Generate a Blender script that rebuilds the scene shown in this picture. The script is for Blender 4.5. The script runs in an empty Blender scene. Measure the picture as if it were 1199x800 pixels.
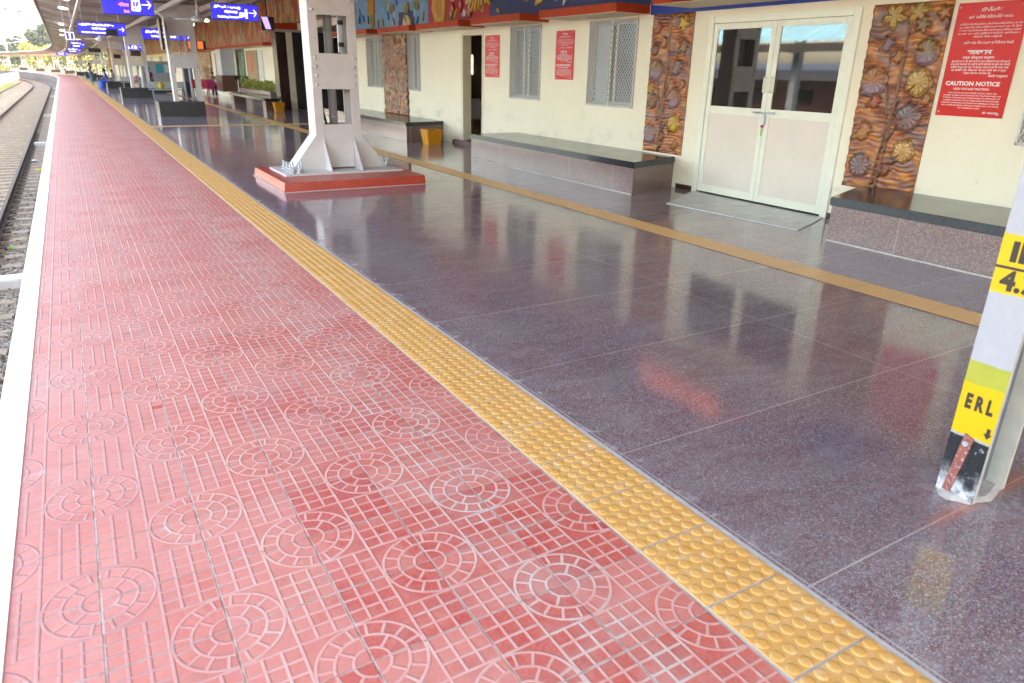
import bpy, bmesh, math, random
from mathutils import Vector, Matrix
random.seed(7)
SC = bpy.context.scene
COL = SC.collection
R = math.radians
PI = math.pi

# ------------------------------------------------------------------ materials
class NT:
    """tiny helper to write node trees as expressions"""
    def __init__(s, name):
        s.m = bpy.data.materials.new(name); s.m.use_nodes = True
        s.t = s.m.node_tree; s.b = s.t.nodes['Principled BSDF']
    def new(s, typ, **kw):
        n = s.t.nodes.new(typ)
        for k, v in kw.items(): setattr(n, k, v)
        return n
    def put(s, sock, v):
        if hasattr(v, 'is_output') or isinstance(v, bpy.types.NodeSocket): s.t.links.new(v, sock)
        elif v is not None:
            if isinstance(v, tuple) and len(v) == 3 and sock.type == 'RGBA': v = (*v, 1)
            sock.default_value = v
    def M(s, op, a, b=None, c=None, clamp=False):
        n = s.new('ShaderNodeMath', operation=op, use_clamp=clamp)
        s.put(n.inputs[0], a)
        if b is not None: s.put(n.inputs[1], b)
        if c is not None: s.put(n.inputs[2], c)
        return n.outputs[0]
    def pos(s):
        g = s.new('ShaderNodeNewGeometry'); x = s.new('ShaderNodeSeparateXYZ')
        s.t.links.new(g.outputs['Position'], x.inputs[0])
        return x.outputs[0], x.outputs[1], x.outputs[2], g.outputs['Position']
    def obj(s):
        g = s.new('ShaderNodeTexCoord'); x = s.new('ShaderNodeSeparateXYZ')
        s.t.links.new(g.outputs['Object'], x.inputs[0])
        return x.outputs[0], x.outputs[1], x.outputs[2], g.outputs['Object']
    def noise(s, vec, scale, detail=3, rough=.6, dist=0, out=0):
        n = s.new('ShaderNodeTexNoise'); s.put(n.inputs['Vector'], vec)
        n.inputs['Scale'].default_value = scale; n.inputs['Detail'].default_value = detail
        n.inputs['Roughness'].default_value = rough; n.inputs['Distortion'].default_value = dist
        return n.outputs[out]
    def vor(s, vec, scale, out='Color', feature='F1'):
        n = s.new('ShaderNodeTexVoronoi', feature=feature); s.put(n.inputs['Vector'], vec)
        n.inputs['Scale'].default_value = scale
        return n.outputs[out]
    def white(s, vec):
        n = s.new('ShaderNodeTexWhiteNoise'); s.put(n.inputs['Vector'], vec); return n.outputs['Value']
    def comb(s, x, y, z):
        n = s.new('ShaderNodeCombineXYZ')
        s.put(n.inputs[0], x); s.put(n.inputs[1], y); s.put(n.inputs[2], z); return n.outputs[0]
    def scalev(s, vec, sx, sy, sz):
        n = s.new('ShaderNodeVectorMath', operation='MULTIPLY'); s.put(n.inputs[0], vec)
        n.inputs[1].default_value = (sx, sy, sz); return n.outputs[0]
    def mix(s, f, a, b, blend='MIX'):
        n = s.new('ShaderNodeMix', data_type='RGBA', blend_type=blend)
        s.put(n.inputs[0], f); s.put(n.inputs[6], a); s.put(n.inputs[7], b); return n.outputs[2]
    def ramp(s, f, stops, interp='LINEAR'):
        n = s.new('ShaderNodeValToRGB'); s.put(n.inputs[0], f); cr = n.color_ramp; cr.interpolation = interp
        while len(cr.elements) < len(stops): cr.elements.new(.5)
        for e, (p, c) in zip(cr.elements, stops): e.position = p; e.color = (*c, 1)
        return n.outputs[0]
    def step(s, v, a, b):   # smooth 0..1 between a and b
        n = s.new('ShaderNodeMapRange', interpolation_type='SMOOTHSTEP')
        s.put(n.inputs[0], v); s.put(n.inputs[1], a); s.put(n.inputs[2], b); return n.outputs[0]
    def bump(s, h, strength=.5, dist=.01):
        n = s.new('ShaderNodeBump'); n.inputs['Strength'].default_value = strength
        n.inputs['Distance'].default_value = dist; s.put(n.inputs['Height'], h)
        s.put(s.b.inputs['Normal'], n.outputs[0]); return n.outputs[0]
    def out(s, col=None, rough=.5, metal=0, ior=1.5, spec=.5, emit=None, es=0, coat=0, cr=.05):
        b = s.b
        if col is not None: s.put(b.inputs['Base Color'], col)
        s.put(b.inputs['Roughness'], rough); b.inputs['Metallic'].default_value = metal
        b.inputs['IOR'].default_value = ior; b.inputs['Specular IOR Level'].default_value = spec
        b.inputs['Coat Weight'].default_value = coat; b.inputs['Coat Roughness'].default_value = cr
        if emit is not None: s.put(b.inputs['Emission Color'], emit); b.inputs['Emission Strength'].default_value = es
        return s.m

def paint(name, col, rough=.5, var=.12, scale=6, metal=0, bump=.0, spec=.5, dirt=None, dirtamt=.35):
    n = NT(name); x, y, z, P = n.pos()
    a = n.noise(P, scale, 5, .65)
    lo = tuple(c * (1 - var) for c in col); hi = tuple(min(1, c * (1 + var)) for c in col)
    c = n.ramp(a, [(.3, lo), (.7, hi)])
    if dirt:
        d = n.noise(P, scale * 3.1, 8, .75, .4)
        c = n.mix(n.M('MULTIPLY', n.step(d, .5, .68), dirtamt), c, dirt)
    r = n.M('ADD', rough - .06, n.M('MULTIPLY', n.noise(P, scale * 2, 3), .12))
    if bump: n.bump(n.noise(P, scale * 14, 4), bump, .004)
    return n.out(c, r, metal, spec=spec)

def mat_paving():
    n = NT('red_paving_tile'); x, y, z, P = n.pos()
    a = .3325
    u = n.M('DIVIDE', n.M('SUBTRACT', x, .82), a); v = n.M('DIVIDE', n.M('SUBTRACT', y, 1.87), a)
    ru = n.M('ROUND', u); rv = n.M('ROUND', v)
    du = n.M('SUBTRACT', u, ru); dv = n.M('SUBTRACT', v, rv)
    par = n.M('ABSOLUTE', n.M('MODULO', n.M('ADD', ru, rv), 2.0))       # 0 circle, 1 grid
    au = n.M('ABSOLUTE', du); av = n.M('ABSOLUTE', dv)
    def line(dist, w): return n.M('SUBTRACT', 1, n.step(dist, w * .55, w * 1.25))
    w = .0158
    def rep(t, k):   # distance to nearest multiple of 1/k
        q = n.M('MULTIPLY', t, k); return n.M('DIVIDE', n.M('ABSOLUTE', n.M('SUBTRACT', q, n.M('ROUND', q))), k)
    grid = n.M('MAXIMUM', line(rep(au, 6), w), line(rep(av, 6), w))
    r = n.M('SQRT', n.M('ADD', n.M('MULTIPLY', du, du), n.M('MULTIPLY', dv, dv)))
    th = n.M('DIVIDE', n.M('ARCTAN2', dv, du), 2 * PI)
    rings = n.M('MAXIMUM', line(n.M('ABSOLUTE', n.M('SUBTRACT', r, .165)), w),
                n.M('MAXIMUM', line(n.M('ABSOLUTE', n.M('SUBTRACT', r, .325)), w), line(n.M('ABSOLUTE', n.M('SUBTRACT', r, .482)), w)))
    def spoke(k, off, r0, r1):
        t = n.M('ADD', th, off); d = n.M('MULTIPLY', rep(t, k), n.M('MULTIPLY', r, 2 * PI))
        return n.M('MULTIPLY', line(d, w), n.M('MULTIPLY', n.M('GREATER_THAN', r, r0), n.M('LESS_THAN', r, r1)))
    sp = n.M('MAXIMUM', spoke(8, .0, .165, .325), spoke(16, 1 / 32, .325, .482))
    sp = n.M('MAXIMUM', sp, 0)
    edge = n.M('MAXIMUM', line(n.M('SUBTRACT', .5, au), w), line(n.M('SUBTRACT', .5, av), w))
    circ = n.M('MAXIMUM', n.M('MAXIMUM', rings, sp), edge)
    mask = n.M('ADD', n.M('MULTIPLY', circ, n.M('SUBTRACT', 1, par)), n.M('MULTIPLY', grid, par))
    joint = n.M('MAXIMUM', line(au, .011), line(av, .008))
    # colours
    tile = n.white(n.comb(n.M('FLOOR', u), n.M('FLOOR', v), 1.0))
    sq = n.white(n.comb(n.M('FLOOR', n.M('MULTIPLY', u, 6)), n.M('FLOOR', n.M('MULTIPLY', v, 6)), 3.0))
    fine = n.noise(P, 70, 4, .7); big = n.noise(P, 1.3, 4, .6); mid = n.noise(P, 9, 4, .65)
    wear_glare = n.M('ADD', n.M('MULTIPLY', tile, .30), n.M('ADD', n.M('MULTIPLY', big, .5), n.M('ADD', n.M('MULTIPLY', mid, .35), n.M('MULTIPLY', sq, .10))))
    # paler toward the platform edge: light and glare from the left painted in
    wear_glare = n.M('ADD', wear_glare, n.M('MULTIPLY', n.step(x, -.5, 1.2), .22))
    red = n.ramp(wear_glare, [(.30, (.72, .275, .225)), (.65, (.70, .225, .180)), (.85, (.67, .165, .125)), (1.0, (.64, .11, .078))])
    hot = n.M('SQRT', n.M('ADD', n.M('POWER', n.M('SUBTRACT', x, .85), 2), n.M('POWER', n.M('MULTIPLY', n.M('SUBTRACT', y, 2.0), .62), 2)))
    hot = n.M('MULTIPLY', n.M('SUBTRACT', 1, n.step(hot, .15, .95)), n.step(n.M('ADD', n.M('MULTIPLY', tile, .45), n.M('ADD', n.M('MULTIPLY', n.noise(P, 7, 4), .9), n.M('MULTIPLY', sq, .12))), .55, 1.0))
    red = n.mix(n.M('MULTIPLY', hot, .8), red, (.58, .040, .028))
    one = n.M('MULTIPLY', n.M('GREATER_THAN', sq, .997), n.M('SUBTRACT', 1, n.step(y, 3, 6)))
    red = n.mix(one, red, (.60, .03, .02))
    red = n.mix(n.M('MULTIPLY', n.step(fine, .42, .66), .28), red, (.64, .33, .30))
    red = n.mix(n.M('MULTIPLY', n.step(n.noise(P, 190, 3, .7), .56, .66), .28), red, (.68, .45, .42))
    red = n.mix(n.M('MULTIPLY', n.step(n.noise(n.scalev(P, 1, .45, 1), 2.1, 6, .7, .5), .5, .72), .35), red, (.50, .27, .27))
    lin = n.mix(n.step(mid, .38, .68), (.74, .36, .315), (.76, .46, .41))
    lin = n.mix(n.step(x, -.2, .35), (.56, .26, .245), lin)
    grim = n.M('MULTIPLY', n.step(n.noise(P, 4.5, 5, .7), .5, .66), n.M('SUBTRACT', 1, mask))
    red = n.mix(n.M('MULTIPLY', grim, .25), red, (.36, .17, .15))
    c = n.mix(n.M('MULTIPLY', mask, n.M('ADD', .55, n.M('MULTIPLY', n.noise(P, 34, 3, .7), .7))), red, lin)
    dust = n.step(n.noise(P, 3.2, 6, .75, .6), .56, .72)
    near = n.M('SUBTRACT', 1, n.step(n.M('ABSOLUTE', n.M('SUBTRACT', x, 1.12)), .06, .30))
    dust = n.M('MAXIMUM', dust, n.M('MULTIPLY', near, n.step(n.noise(P, 6, 5, .7), .42, .6)))
    c = n.mix(n.M('MULTIPLY', dust, n.M('ADD', .14, n.M('MULTIPLY', mask, .62))), c, (.64, .58, .53))
    jc = n.mix(n.step(n.noise(P, 14, 3), .4, .6), (.30, .20, .17), (.50, .42, .38))
    c = n.mix(n.M('MULTIPLY', joint, .85), c, jc)
    h = n.M('SUBTRACT', n.M('ADD', mask, n.M('MULTIPLY', fine, .22)), n.M('MULTIPLY', joint, .9))
    n.bump(h, .75, .0035)
    rr = n.M('ADD', .42, n.M('MULTIPLY', mid, .25))
    return n.out(c, rr, spec=.5)

def mat_granite():
    n = NT('polished_purple_granite'); x, y, z, P = n.pos()
    c1 = n.vor(P, 230); s = n.new('ShaderNodeSeparateColor'); n.put(s.inputs[0], c1)
    c2 = n.vor(P, 105); s2 = n.new('ShaderNodeSeparateColor'); n.put(s2.inputs[0], c2)
    base = n.ramp(s.outputs[0], [(0, (.095, .07, .082)), (.35, (.215, .16, .172)), (.62, (.295, .215, .225)), (.85, (.37, .285, .29)), (1, (.58, .53, .55))])
    base = n.mix(n.M('MULTIPLY', n.step(s2.outputs[1], .72, .8), .55), base, (.26, .085, .065))
    big = n.noise(P, .9, 5, .7, .8)
    base = n.mix(n.M('MULTIPLY', n.step(big, .48, .68), .35), base, (.17, .055, .060))
    film = n.noise(n.scalev(P, .8, 2.6, 1), 1.7, 7, .72, 1.4)     # dried polishing slurry in swirls
    base = n.mix(n.M('MULTIPLY', n.step(film, .36, .70), .34), base, (.38, .345, .385))
    base = n.mix(n.M('MULTIPLY', n.step(y, 9, 26), .55), base, (.36, .345, .44))  # bluish grazing reflection of the far floor put into the slab colour
    board_reflection = n.M('SQRT', n.M('ADD', n.M('POWER', n.M('SUBTRACT', x, 2.62), 2), n.M('POWER', n.M('SUBTRACT', y, 2.15), 2)))  # painted reddish reflection of the display board above the door
    board_reflection = n.M('MULTIPLY', n.M('SUBTRACT', 1, n.step(board_reflection, .03, .16)), n.step(n.noise(P, 22, 5), .40, .62))
    base = n.mix(n.M('MULTIPLY', board_reflection, .30), base, (.60, .13, .09))
    def jl(c, off, per, w):
        q = n.M('DIVIDE', n.M('SUBTRACT', c, off), per)
        d = n.M('MULTIPLY', n.M('ABSOLUTE', n.M('SUBTRACT', q, n.M('ROUND', q))), per)
        return n.M('SUBTRACT', 1, n.step(d, w * .5, w))
    j = n.M('MAXIMUM', jl(y, 1.12, 1.0, .0042), jl(x, 3.93, 2.05, .0042))
    jn = n.M('MULTIPLY', j, n.M('ADD', .25, n.M('MULTIPLY', n.noise(P, 1.1, 2), 1.1)), None, True)
    base = n.mix(jn, base, (.62, .54, .50))
    # cement smears beside the yellow strip and round the post
    sm = n.M('MULTIPLY', n.M('SUBTRACT', 1, n.step(x, 1.86, 1.99)), n.step(n.noise(P, 9, 6, .75), .47, .66))
    pd = n.M('SQRT', n.M('ADD', n.M('POWER', n.M('SUBTRACT', x, 2.97), 2), n.M('POWER', n.M('SUBTRACT', y, 1.18), 2)))
    sm = n.M('MAXIMUM', sm, n.M('MULTIPLY', n.M('SUBTRACT', 1, n.step(pd, .13, .25)), n.step(n.noise(P, 13, 5), .34, .66)))
    base = n.mix(n.M('MULTIPLY', sm, .5), base, (.46, .42, .44))
    pk = n.M('MULTIPLY', n.M('SUBTRACT', 1, n.step(n.M('ABSOLUTE', n.M('SUBTRACT', y, 1.12)), .01, .05)),
             n.M('MULTIPLY', n.step(x, 2.45, 2.8), n.M('SUBTRACT', 1, n.step(x, 3.3, 3.5))))
    base = n.mix(n.M('MULTIPLY', pk, .55), base, (.62, .17, .10))
    slab = n.white(n.comb(n.M('FLOOR', n.M('SUBTRACT', y, .12)), n.M('FLOOR', n.M('DIVIDE', n.M('SUBTRACT', x, 1.88), 2.05)), 7.0))
    base = n.mix(n.M('MULTIPLY', slab, .22), base, (.13, .075, .09))
    rg = n.M('ADD', n.M('ADD', .06, n.M('MULTIPLY', slab, .05)), n.M('MULTIPLY', n.step(film, .40, .85), .13))
    rg = n.M('ADD', rg, n.M('MULTIPLY', sm, .35))
    n.bump(n.M('ADD', n.M('MULTIPLY', n.noise(P, 1.4, 3), .7), n.M('MULTIPLY', n.noise(P, 7, 2), .1)), .06, .02)
    return n.out(base, rg, ior=1.6, spec=.62)

def mat_tactile(name, dots=False):
    n = NT(name); x, y, z, P = n.pos()
    a = n.noise(P, 5, 5, .7); f = n.noise(P, 60, 4, .7)
    c = n.ramp(a, [(.3, (.74, .36, .10)), (.55, (.79, .41, .125)), (.75, (.79, .50, .25))])
    c = n.mix(n.M('MULTIPLY', n.step(f, .5, .72), .30), c, (.72, .55, .36))
    c = n.mix(n.M('MULTIPLY', n.step(n.noise(P, 15, 6, .8), .60, .70), .55), c, (.62, .58, .54))
    c = n.mix(n.M('MULTIPLY', n.step(z, .0055, .0075), .25), c, (.80, .38, .06))
    c = n.mix(n.M('MULTIPLY', n.step(n.noise(P, 26, 5, .7), .52, .64), .4), c, (.78, .62, .44))
    q = n.M('DIVIDE', n.M('SUBTRACT', y, 1.215), .334)
    d = n.M('MULTIPLY', n.M('ABSOLUTE', n.M('SUBTRACT', q, n.M('ROUND', q))), .334)
    j = n.M('MULTIPLY', n.M('SUBTRACT', 1, n.step(d, .003, .006)), n.step(n.noise(P, 20, 3), .35, .5))
    c = n.mix(n.M('MULTIPLY', j, .9), c, (.62, .56, .50))
    n.bump(n.M('SUBTRACT', f, n.M('MULTIPLY', j, 2)), .25, .003)
    return n.out(c, .6, spec=.3)

def mat_bartile():
    n = NT('orange_bar_tile'); x, y, z, P = n.pos()
    q = n.M('MULTIPLY', x, 22); h = n.M('ABSOLUTE', n.M('SUBTRACT', n.M('FRACT', q), .5))
    c = n.mix(n.step(h, .2, .34), (.92, .47, .15), (.94, .60, .28))
    q2 = n.M('DIVIDE', y, .333); d = n.M('ABSOLUTE', n.M('SUBTRACT', q2, n.M('ROUND', q2)))
    c = n.mix(n.M('MULTIPLY', n.M('SUBTRACT', 1, n.step(d, .01, .02)), .5), c, (.42, .25, .14))
    n.bump(n.step(h, .15, .35), .5, .004)
    return n.out(c, .35)

def mat_wall():
    n = NT('cream_plaster'); x, y, z, P = n.pos()
    a = n.noise(P, 1.6, 6, .65)
    c = n.ramp(a, [(.3, (.83, .75, .57)), (.7, (.87, .80, .63))])
    g = n.M('MULTIPLY', n.step(n.noise(n.scalev(P, 1, 1, 2.2), 1.5, 6, .7), .50, .72), n.M('SUBTRACT', 1, n.step(z, .55, 1.15)))
    c = n.mix(n.M('MULTIPLY', g, .55), c, (.46, .43, .33))
    sp = n.step(n.noise(P, 21, 3, .5), .70, .74)
    c = n.mix(n.M('MULTIPLY', sp, .5), c, (.62, .44, .24))
    n.bump(n.noise(P, 30, 5, .6), .12, .004)
    return n.out(c, .55)

def mat_bench(name, tone=1.0):
    n = NT(name); x, y, z, P = n.pos()
    c1 = n.vor(P, 170); s = n.new('ShaderNodeSeparateColor'); n.put(s.inputs[0], c1)
    c = n.ramp(s.outputs[0], [(0, (.15 * tone, .085 * tone, .08 * tone)), (.4, (.27 * tone, .155 * tone, .145 * tone)), (.75, (.35 * tone, .225 * tone, .21 * tone)), (1, (.52 * tone, .40 * tone, .38 * tone))])
    j = n.M('ABSOLUTE', n.M('SUBTRACT', n.M('FRACT', n.M('DIVIDE', y, 1.1)), .5))
    c = n.mix(n.M('MULTIPLY', n.M('SUBTRACT', 1, n.step(j, .001, .004)), .6), c, (.5, .42, .38))
    return n.out(c, .16, ior=1.55)

def mat_black():
    n = NT('black_polished_stone'); x, y, z, P = n.pos()
    s = n.noise(P, 130, 2, .5)
    c = n.ramp(s, [(.4, (.010, .012, .016)), (.7, (.035, .040, .050))])
    return n.out(c, n.M('ADD', .10, n.M('MULTIPLY', n.noise(P, 3, 5), .16)), ior=1.55)

def mat_vcol(name, rough=.35, bump=.3, bs=60, spec=.5):
    n = NT(name); a = n.new('ShaderNodeVertexColor', layer_name='Col'); x, y, z, P = n.pos()
    c = n.mix(n.M('MULTIPLY', n.noise(P, 40, 4, .7), .35), a.outputs[0], n.mix(.5, a.outputs[0], (.02, .01, .01)))
    n.bump(n.noise(P, bs, 3), bump, .004)
    return n.out(c, rough, spec=spec)

def mat_streaks():
    n = NT('streaked_mural_paint'); x, y, z, P = n.pos()
    b = n.noise(n.scalev(P, 1, 2.2, .8), 2.6, 7, .8, .2)
    wv = n.comb(0, n.M('ADD', n.M('MULTIPLY', y, 4.2), n.M('MULTIPLY', b, 3.0)), n.M('MULTIPLY', z, 1.7))
    sc = n.new('ShaderNodeSeparateColor'); n.put(sc.inputs[0], n.vor(wv, 1.0)); a = sc.outputs[0]
    c = n.ramp(a, [(0, (.46, .035, .015)), (.2, (.50, .20, .04)), (.34, (.44, .40, .20)), (.46, (.48, .05, .02)), (.58, (.10, .17, .07)), (.68, (.55, .36, .12)), (.8, (.50, .07, .02)), (.92, (.40, .36, .26))], 'CONSTANT')
    c = n.mix(n.M('MULTIPLY', n.step(b, .5, .6), .6), c, (.36, .07, .03))
    low = n.M('SUBTRACT', 1, n.step(z, 2.6, 3.0))
    c = n.mix(n.M('MULTIPLY', low, n.step(b, .42, .58)), c, (.50, .06, .035))
    return n.out(c, .5)

def mat_glassy(name, col, rough=.03, spec=1.0, coat=1.0):
    n = NT(name); return n.out(col, rough, ior=2.0, spec=.5 if spec > .9 else spec, coat=coat, cr=.02)

def mat_frost():
    n = NT('grey_frosted_pane'); x, y, z, P = n.pos()
    c = n.ramp(n.noise(P, 1.1, 3), [(.35, (.11, .125, .13)), (.65, (.20, .225, .23))])
    return n.out(c, .18, ior=1.5, spec=.6)

def mat_gravel(name, cols, scale=26, sz=.03):
    n = NT(name); x, y, z, P = n.pos()
    c1 = n.vor(P, scale); s = n.new('ShaderNodeSeparateColor'); n.put(s.inputs[0], c1)
    d = n.vor(P, scale, 'Distance')
    c = n.ramp(s.outputs[0], cols)
    c = n.mix(n.M('MULTIPLY', n.step(n.noise(P, .8, 5, .7), .42, .66), .55), c, (.30, .20, .115))
    n.bump(n.M('SUBTRACT', 1, d), 1.0, sz)
    return n.out(c, .85, spec=.2)

def mat_grass():
    n = NT('patchy_grass'); x, y, z, P = n.pos()
    c = n.ramp(n.noise(P, 1.2, 6, .75), [(.35, (.10, .17, .035)), (.5, (.17, .24, .06)), (.62, (.30, .26, .13)), (.75, (.36, .29, .2))])
    n.bump(n.noise(P, 9, 5), .8, .05)
    return n.out(c, .9, spec=.1)

def mat_emit(name, col, es, base=None):
    n = NT(name); return n.out(base or col, .3, emit=col, es=es)

def mat_pillar():
    n = NT('post_marking_paint'); x, y, z, P = n.pos()
    e = n.M('MULTIPLY', n.M('SUBTRACT', n.noise(P, 16, 4, .6), .5), .022)
    zz = n.M('ADD', z, e)
    c = (.36, .375, .41)
    c = n.mix(n.M('MULTIPLY', n.step(n.noise(P, 8, 6, .75), .55, .7), .35), c, (.46, .46, .47))
    c = n.mix(n.M('MULTIPLY', n.step(n.noise(P, 34, 4, .6), .70, .74), .8), c, (.12, .09, .08))
    def band(a, b): return n.M('MULTIPLY', n.step(zz, a - .003, a + .003), n.M('SUBTRACT', 1, n.step(zz, b - .003, b + .003)))
    yel = n.mix(n.M('MULTIPLY', n.noise(P, 12, 4), .25), (.66, .41, .004), (.70, .48, .04))
    c = n.mix(band(.865, 1.085), c, yel)
    c = n.mix(band(.47, .585), c, n.mix(n.noise(P, 9, 5), (.27, .31, .035), (.42, .42, .06)))
    c = n.mix(band(.275, .495), c, yel)
    blk = n.mix(n.step(n.noise(P, 26, 6, .8), .60, .66), (.012, .013, .016), (.55, .57, .60))
    blk = n.mix(n.M('MULTIPLY', n.M('SUBTRACT', 1, n.step(z, .01, .16)), n.step(n.noise(P, 11, 6, .75), .40, .58)), blk, (.58, .60, .62))
    c = n.mix(n.M('SUBTRACT', 1, n.step(zz, .262, .268)), c, blk)
    n.bump(n.noise(P, 45, 4), .15, .004)
    return n.out(c, .42)

def mat_leaf(name, a, b):
    n = NT(name); x, y, z, P = n.pos()
    c = n.ramp(n.noise(P, .9, 4), [(.35, a), (.65, b)]); return n.out(c, .6, spec=.3)

M = {}
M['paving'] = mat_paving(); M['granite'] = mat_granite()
M['tactile'] = mat_tactile('yellow_tactile_tile'); M['bartile'] = mat_bartile()
M['wall'] = mat_wall(); M['bench'] = mat_bench('speckled_red_granite', .78); M['benchend'] = mat_bench('brown_red_granite', .66)
M['black'] = mat_black()
M['plinthstone'] = paint('dark_plinth_stone', (.030, .031, .036), .40, .25, 7)
M['edge'] = paint('white_edge_paint', (.86, .86, .85), .5, .05, 9, bump=.25, dirt=(.5, .48, .45), dirtamt=.2)
M['cement'] = paint('rough_cement', (.40, .38, .36), .8, .2, 7, bump=.5)
M['edgewall'] = paint('grimy_platform_wall', (.17, .125, .115), .85, .3, 3, bump=.5)
M['grout'] = paint('cement_grout', (.56, .52, .49), .8, .18, 20, bump=.5)
M['ramp'] = paint('grey_stone_slab', (.46, .46, .45), .22, .15, 4)
M['steel'] = paint('silver_grey_steel_paint', (.62, .59, .58), .38, .07, 5, bump=.1)
M['steelside'] = M['steel']
M['zinc'] = paint('galvanised_bolt', (.55, .57, .6), .35, .15, 30, metal=.6)
M['redplinth'] = paint('red_oxide_paint', (.50, .050, .030), .30, .14, 7, dirt=(.42, .2, .17), dirtamt=.4)
M['redslab'] = paint('red_slab_paint', (.50, .058, .016), .6, .18, 4, spec=.2, dirt=(.20, .05, .03), dirtamt=.5)
M['soffit'] = paint('cream_soffit', (.72, .64, .48), .6, .08, 5)
M['frame'] = paint('ivory_aluminium', (.80, .79, .66), .30, .04, 9)
M['panel'] = paint('pale_pink_board', (.74, .65, .56), .38, .04, 3)
M['doorglass'] = mat_glassy('dark_door_glass', (.012, .013, .014))
M['frost'] = mat_frost()
M['grille'] = paint('silver_grille', (.50, .50, .50), .4, .1, 30, metal=.2)
M['relief'] = mat_vcol('glazed_relief', .22, .4, 45)
M['mural'] = mat_vcol('mural_paint', .45, .1)
M['streaks'] = mat_streaks()
M['relief_edge'] = paint('brown_relief_edge', (.14, .045, .025), .4, .2, 12)
M['notice'] = paint('red_notice_enamel', (.72, .010, .008), .32, .08, 2.5, spec=.3, dirt=(.64, .05, .06), dirtamt=.3)
M['white_ink'] = paint('white_lettering', (.84, .78, .76), .5, .04, 9)
M['black_ink'] = paint('black_stencil', (.035, .028, .022), .6, .2, 30)
M['rust'] = paint('rust_red_strap', (.30, .085, .065), .5, .2, 20, dirt=(.6, .56, .55), dirtamt=.8)
M['post'] = mat_pillar()
M['postedge'] = paint('cream_steel_edge', (.52, .49, .42), .5, .12, 9, bump=.3)
M['postweb'] = paint('blue_grey_steel', (.13, .17, .21), .35, .25, 12)
M['dark'] = paint('dark_interior', (.030, .026, .024), .6, .2, 3)
M['brown'] = paint('dark_brown_cladding', (.050, .022, .018), .25, .2, 6)
M['brownstone'] = paint('brown_stone', (.13, .055, .04), .3, .2, 8)
M['roof'] = paint('underside_sheet', (.30, .25, .235), .5, .12, 1.2)
M['roofbeam'] = paint('roof_steel', (.42, .38, .36), .45, .1, 2)
M['fascia'] = paint('fascia_paint', (.24, .20, .19), .5, .1, 4)
M['bluesheet'] = paint('blue_roof_sheet', (.18, .42, .56), .45, .1, .6)
M['signblue'] = mat_emit('blue_sign_face', (.012, .014, .80), .13, (.02, .03, .5))
M['signwhite'] = mat_emit('lit_white_lettering', (.85, .88, 1.0), .14)
M['signorange'] = mat_emit('lit_orange_lettering', (1.0, .22, .10), .13)
M['case'] = paint('black_case', (.018, .018, .02), .4, .2, 8)
M['lamp'] = mat_emit('lit_tube', (1, .98, .94), 1.0)
M['ledorange'] = mat_emit('orange_led_screen', (.9, .17, .05), .09)
M['ledpurple'] = mat_emit('violet_led_screen', (.45, .35, .85), .10)
M['orange'] = paint('orange_planter_paint', (.66, .26, .010), .35, .1, 6)
M['soil'] = paint('dry_soil', (.12, .08, .05), .9, .3, 20)
M['ballast'] = mat_gravel('ballast', [(0, (.12, .085, .055)), (.5, (.42, .31, .21)), (1, (.62, .50, .38))], 20, .05)
M['dirt'] = mat_gravel('dirt_and_gravel', [(0, (.08, .06, .045)), (.5, (.32, .25, .19)), (1, (.55, .46, .38))], 34, .03)
M['ground'] = paint('dry_earth', (.22, .17, .11), .9, .25, 1.1, bump=.5, spec=.1)
M['grass'] = mat_grass()
M['conc'] = paint('sleeper_concrete', (.40, .30, .21), .8, .25, 6, bump=.4)
M['whitewash'] = paint('whitewash', (.62, .58, .52), .7, .08, 6, bump=.3)
M['railtop'] = paint('polished_rail', (.55, .56, .60), .22, .08, 3, metal=.9)
M['railside'] = paint('rusty_rail', (.11, .075, .060), .7, .25, 12)
M['stonewall'] = paint('pale_stone_wall', (.62, .54, .42), .8, .15, 2, bump=.5)
M['leaf'] = mat_leaf('leaf_green', (.012, .035, .025), (.03, .065, .035))
M['leaf2'] = mat_leaf('yellow_green_leaf', (.22, .25, .045), (.36, .37, .09))
M['bark'] = paint('bark', (.12, .09, .07), .9, .2, 9)
M['skin'] = paint('brown_skin', (.20, .10, .065), .5, .05, 9)
M['hair'] = paint('black_hair', (.012, .010, .010), .5, .1, 20)
def cloth(nm, c): M[nm] = paint(nm, c, .8, .12, 14)
cloth('blue_cloth', (.025, .09, .42)); cloth('violet_cloth', (.10, .035, .20)); cloth('teal_cloth', (.05, .11, .15))
cloth('beige_cloth', (.55, .44, .30)); cloth('black_cloth', (.02, .02, .025)); cloth('greycloth', (.20, .20, .19)); cloth('pinkcloth', (.55, .25, .32)); cloth('maroon_cloth', (.22, .02, .05)); cloth('yellow_cloth', (.6, .42, .05))
M['redplastic'] = paint('red_plastic', (.60, .02, .03), .3, .06, 5)
M['magenta'] = paint('magenta_plastic', (.55, .03, .16), .3, .06, 5)
M['teal'] = paint('teal_panel', (.02, .32, .36), .4, .08, 3)
M['greypanel'] = paint('grey_panel', (.30, .31, .33), .4, .1, 2)
M['lightpanel'] = paint('light_grey_panel', (.55, .58, .62), .35, .08, 3)
M['blueboard'] = paint('blue_grey_board', (.20, .24, .38), .4, .1, 3)
M['tan'] = paint('tan_board', (.33, .21, .10), .5, .12, 4)
M['greenglass'] = paint('painted_reflection_glass', (.16, .26, .12), .08, .5, 1.5)  # green reflection of plants is painted as the pane's own colour
M['pipe'] = paint('grey_pipe', (.27, .27, .28), .4, .08, 6)
M['seatsteel'] = paint('perforated_steel', (.42, .48, .52), .3, .1, 8, metal=.5)
M['coach'] = paint('maroon_coach', (.055, .025, .025), .3, .1, 1)
M['coachroof'] = paint('silver_coach_roof', (.45, .43, .46), .4, .1, 1)
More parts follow.
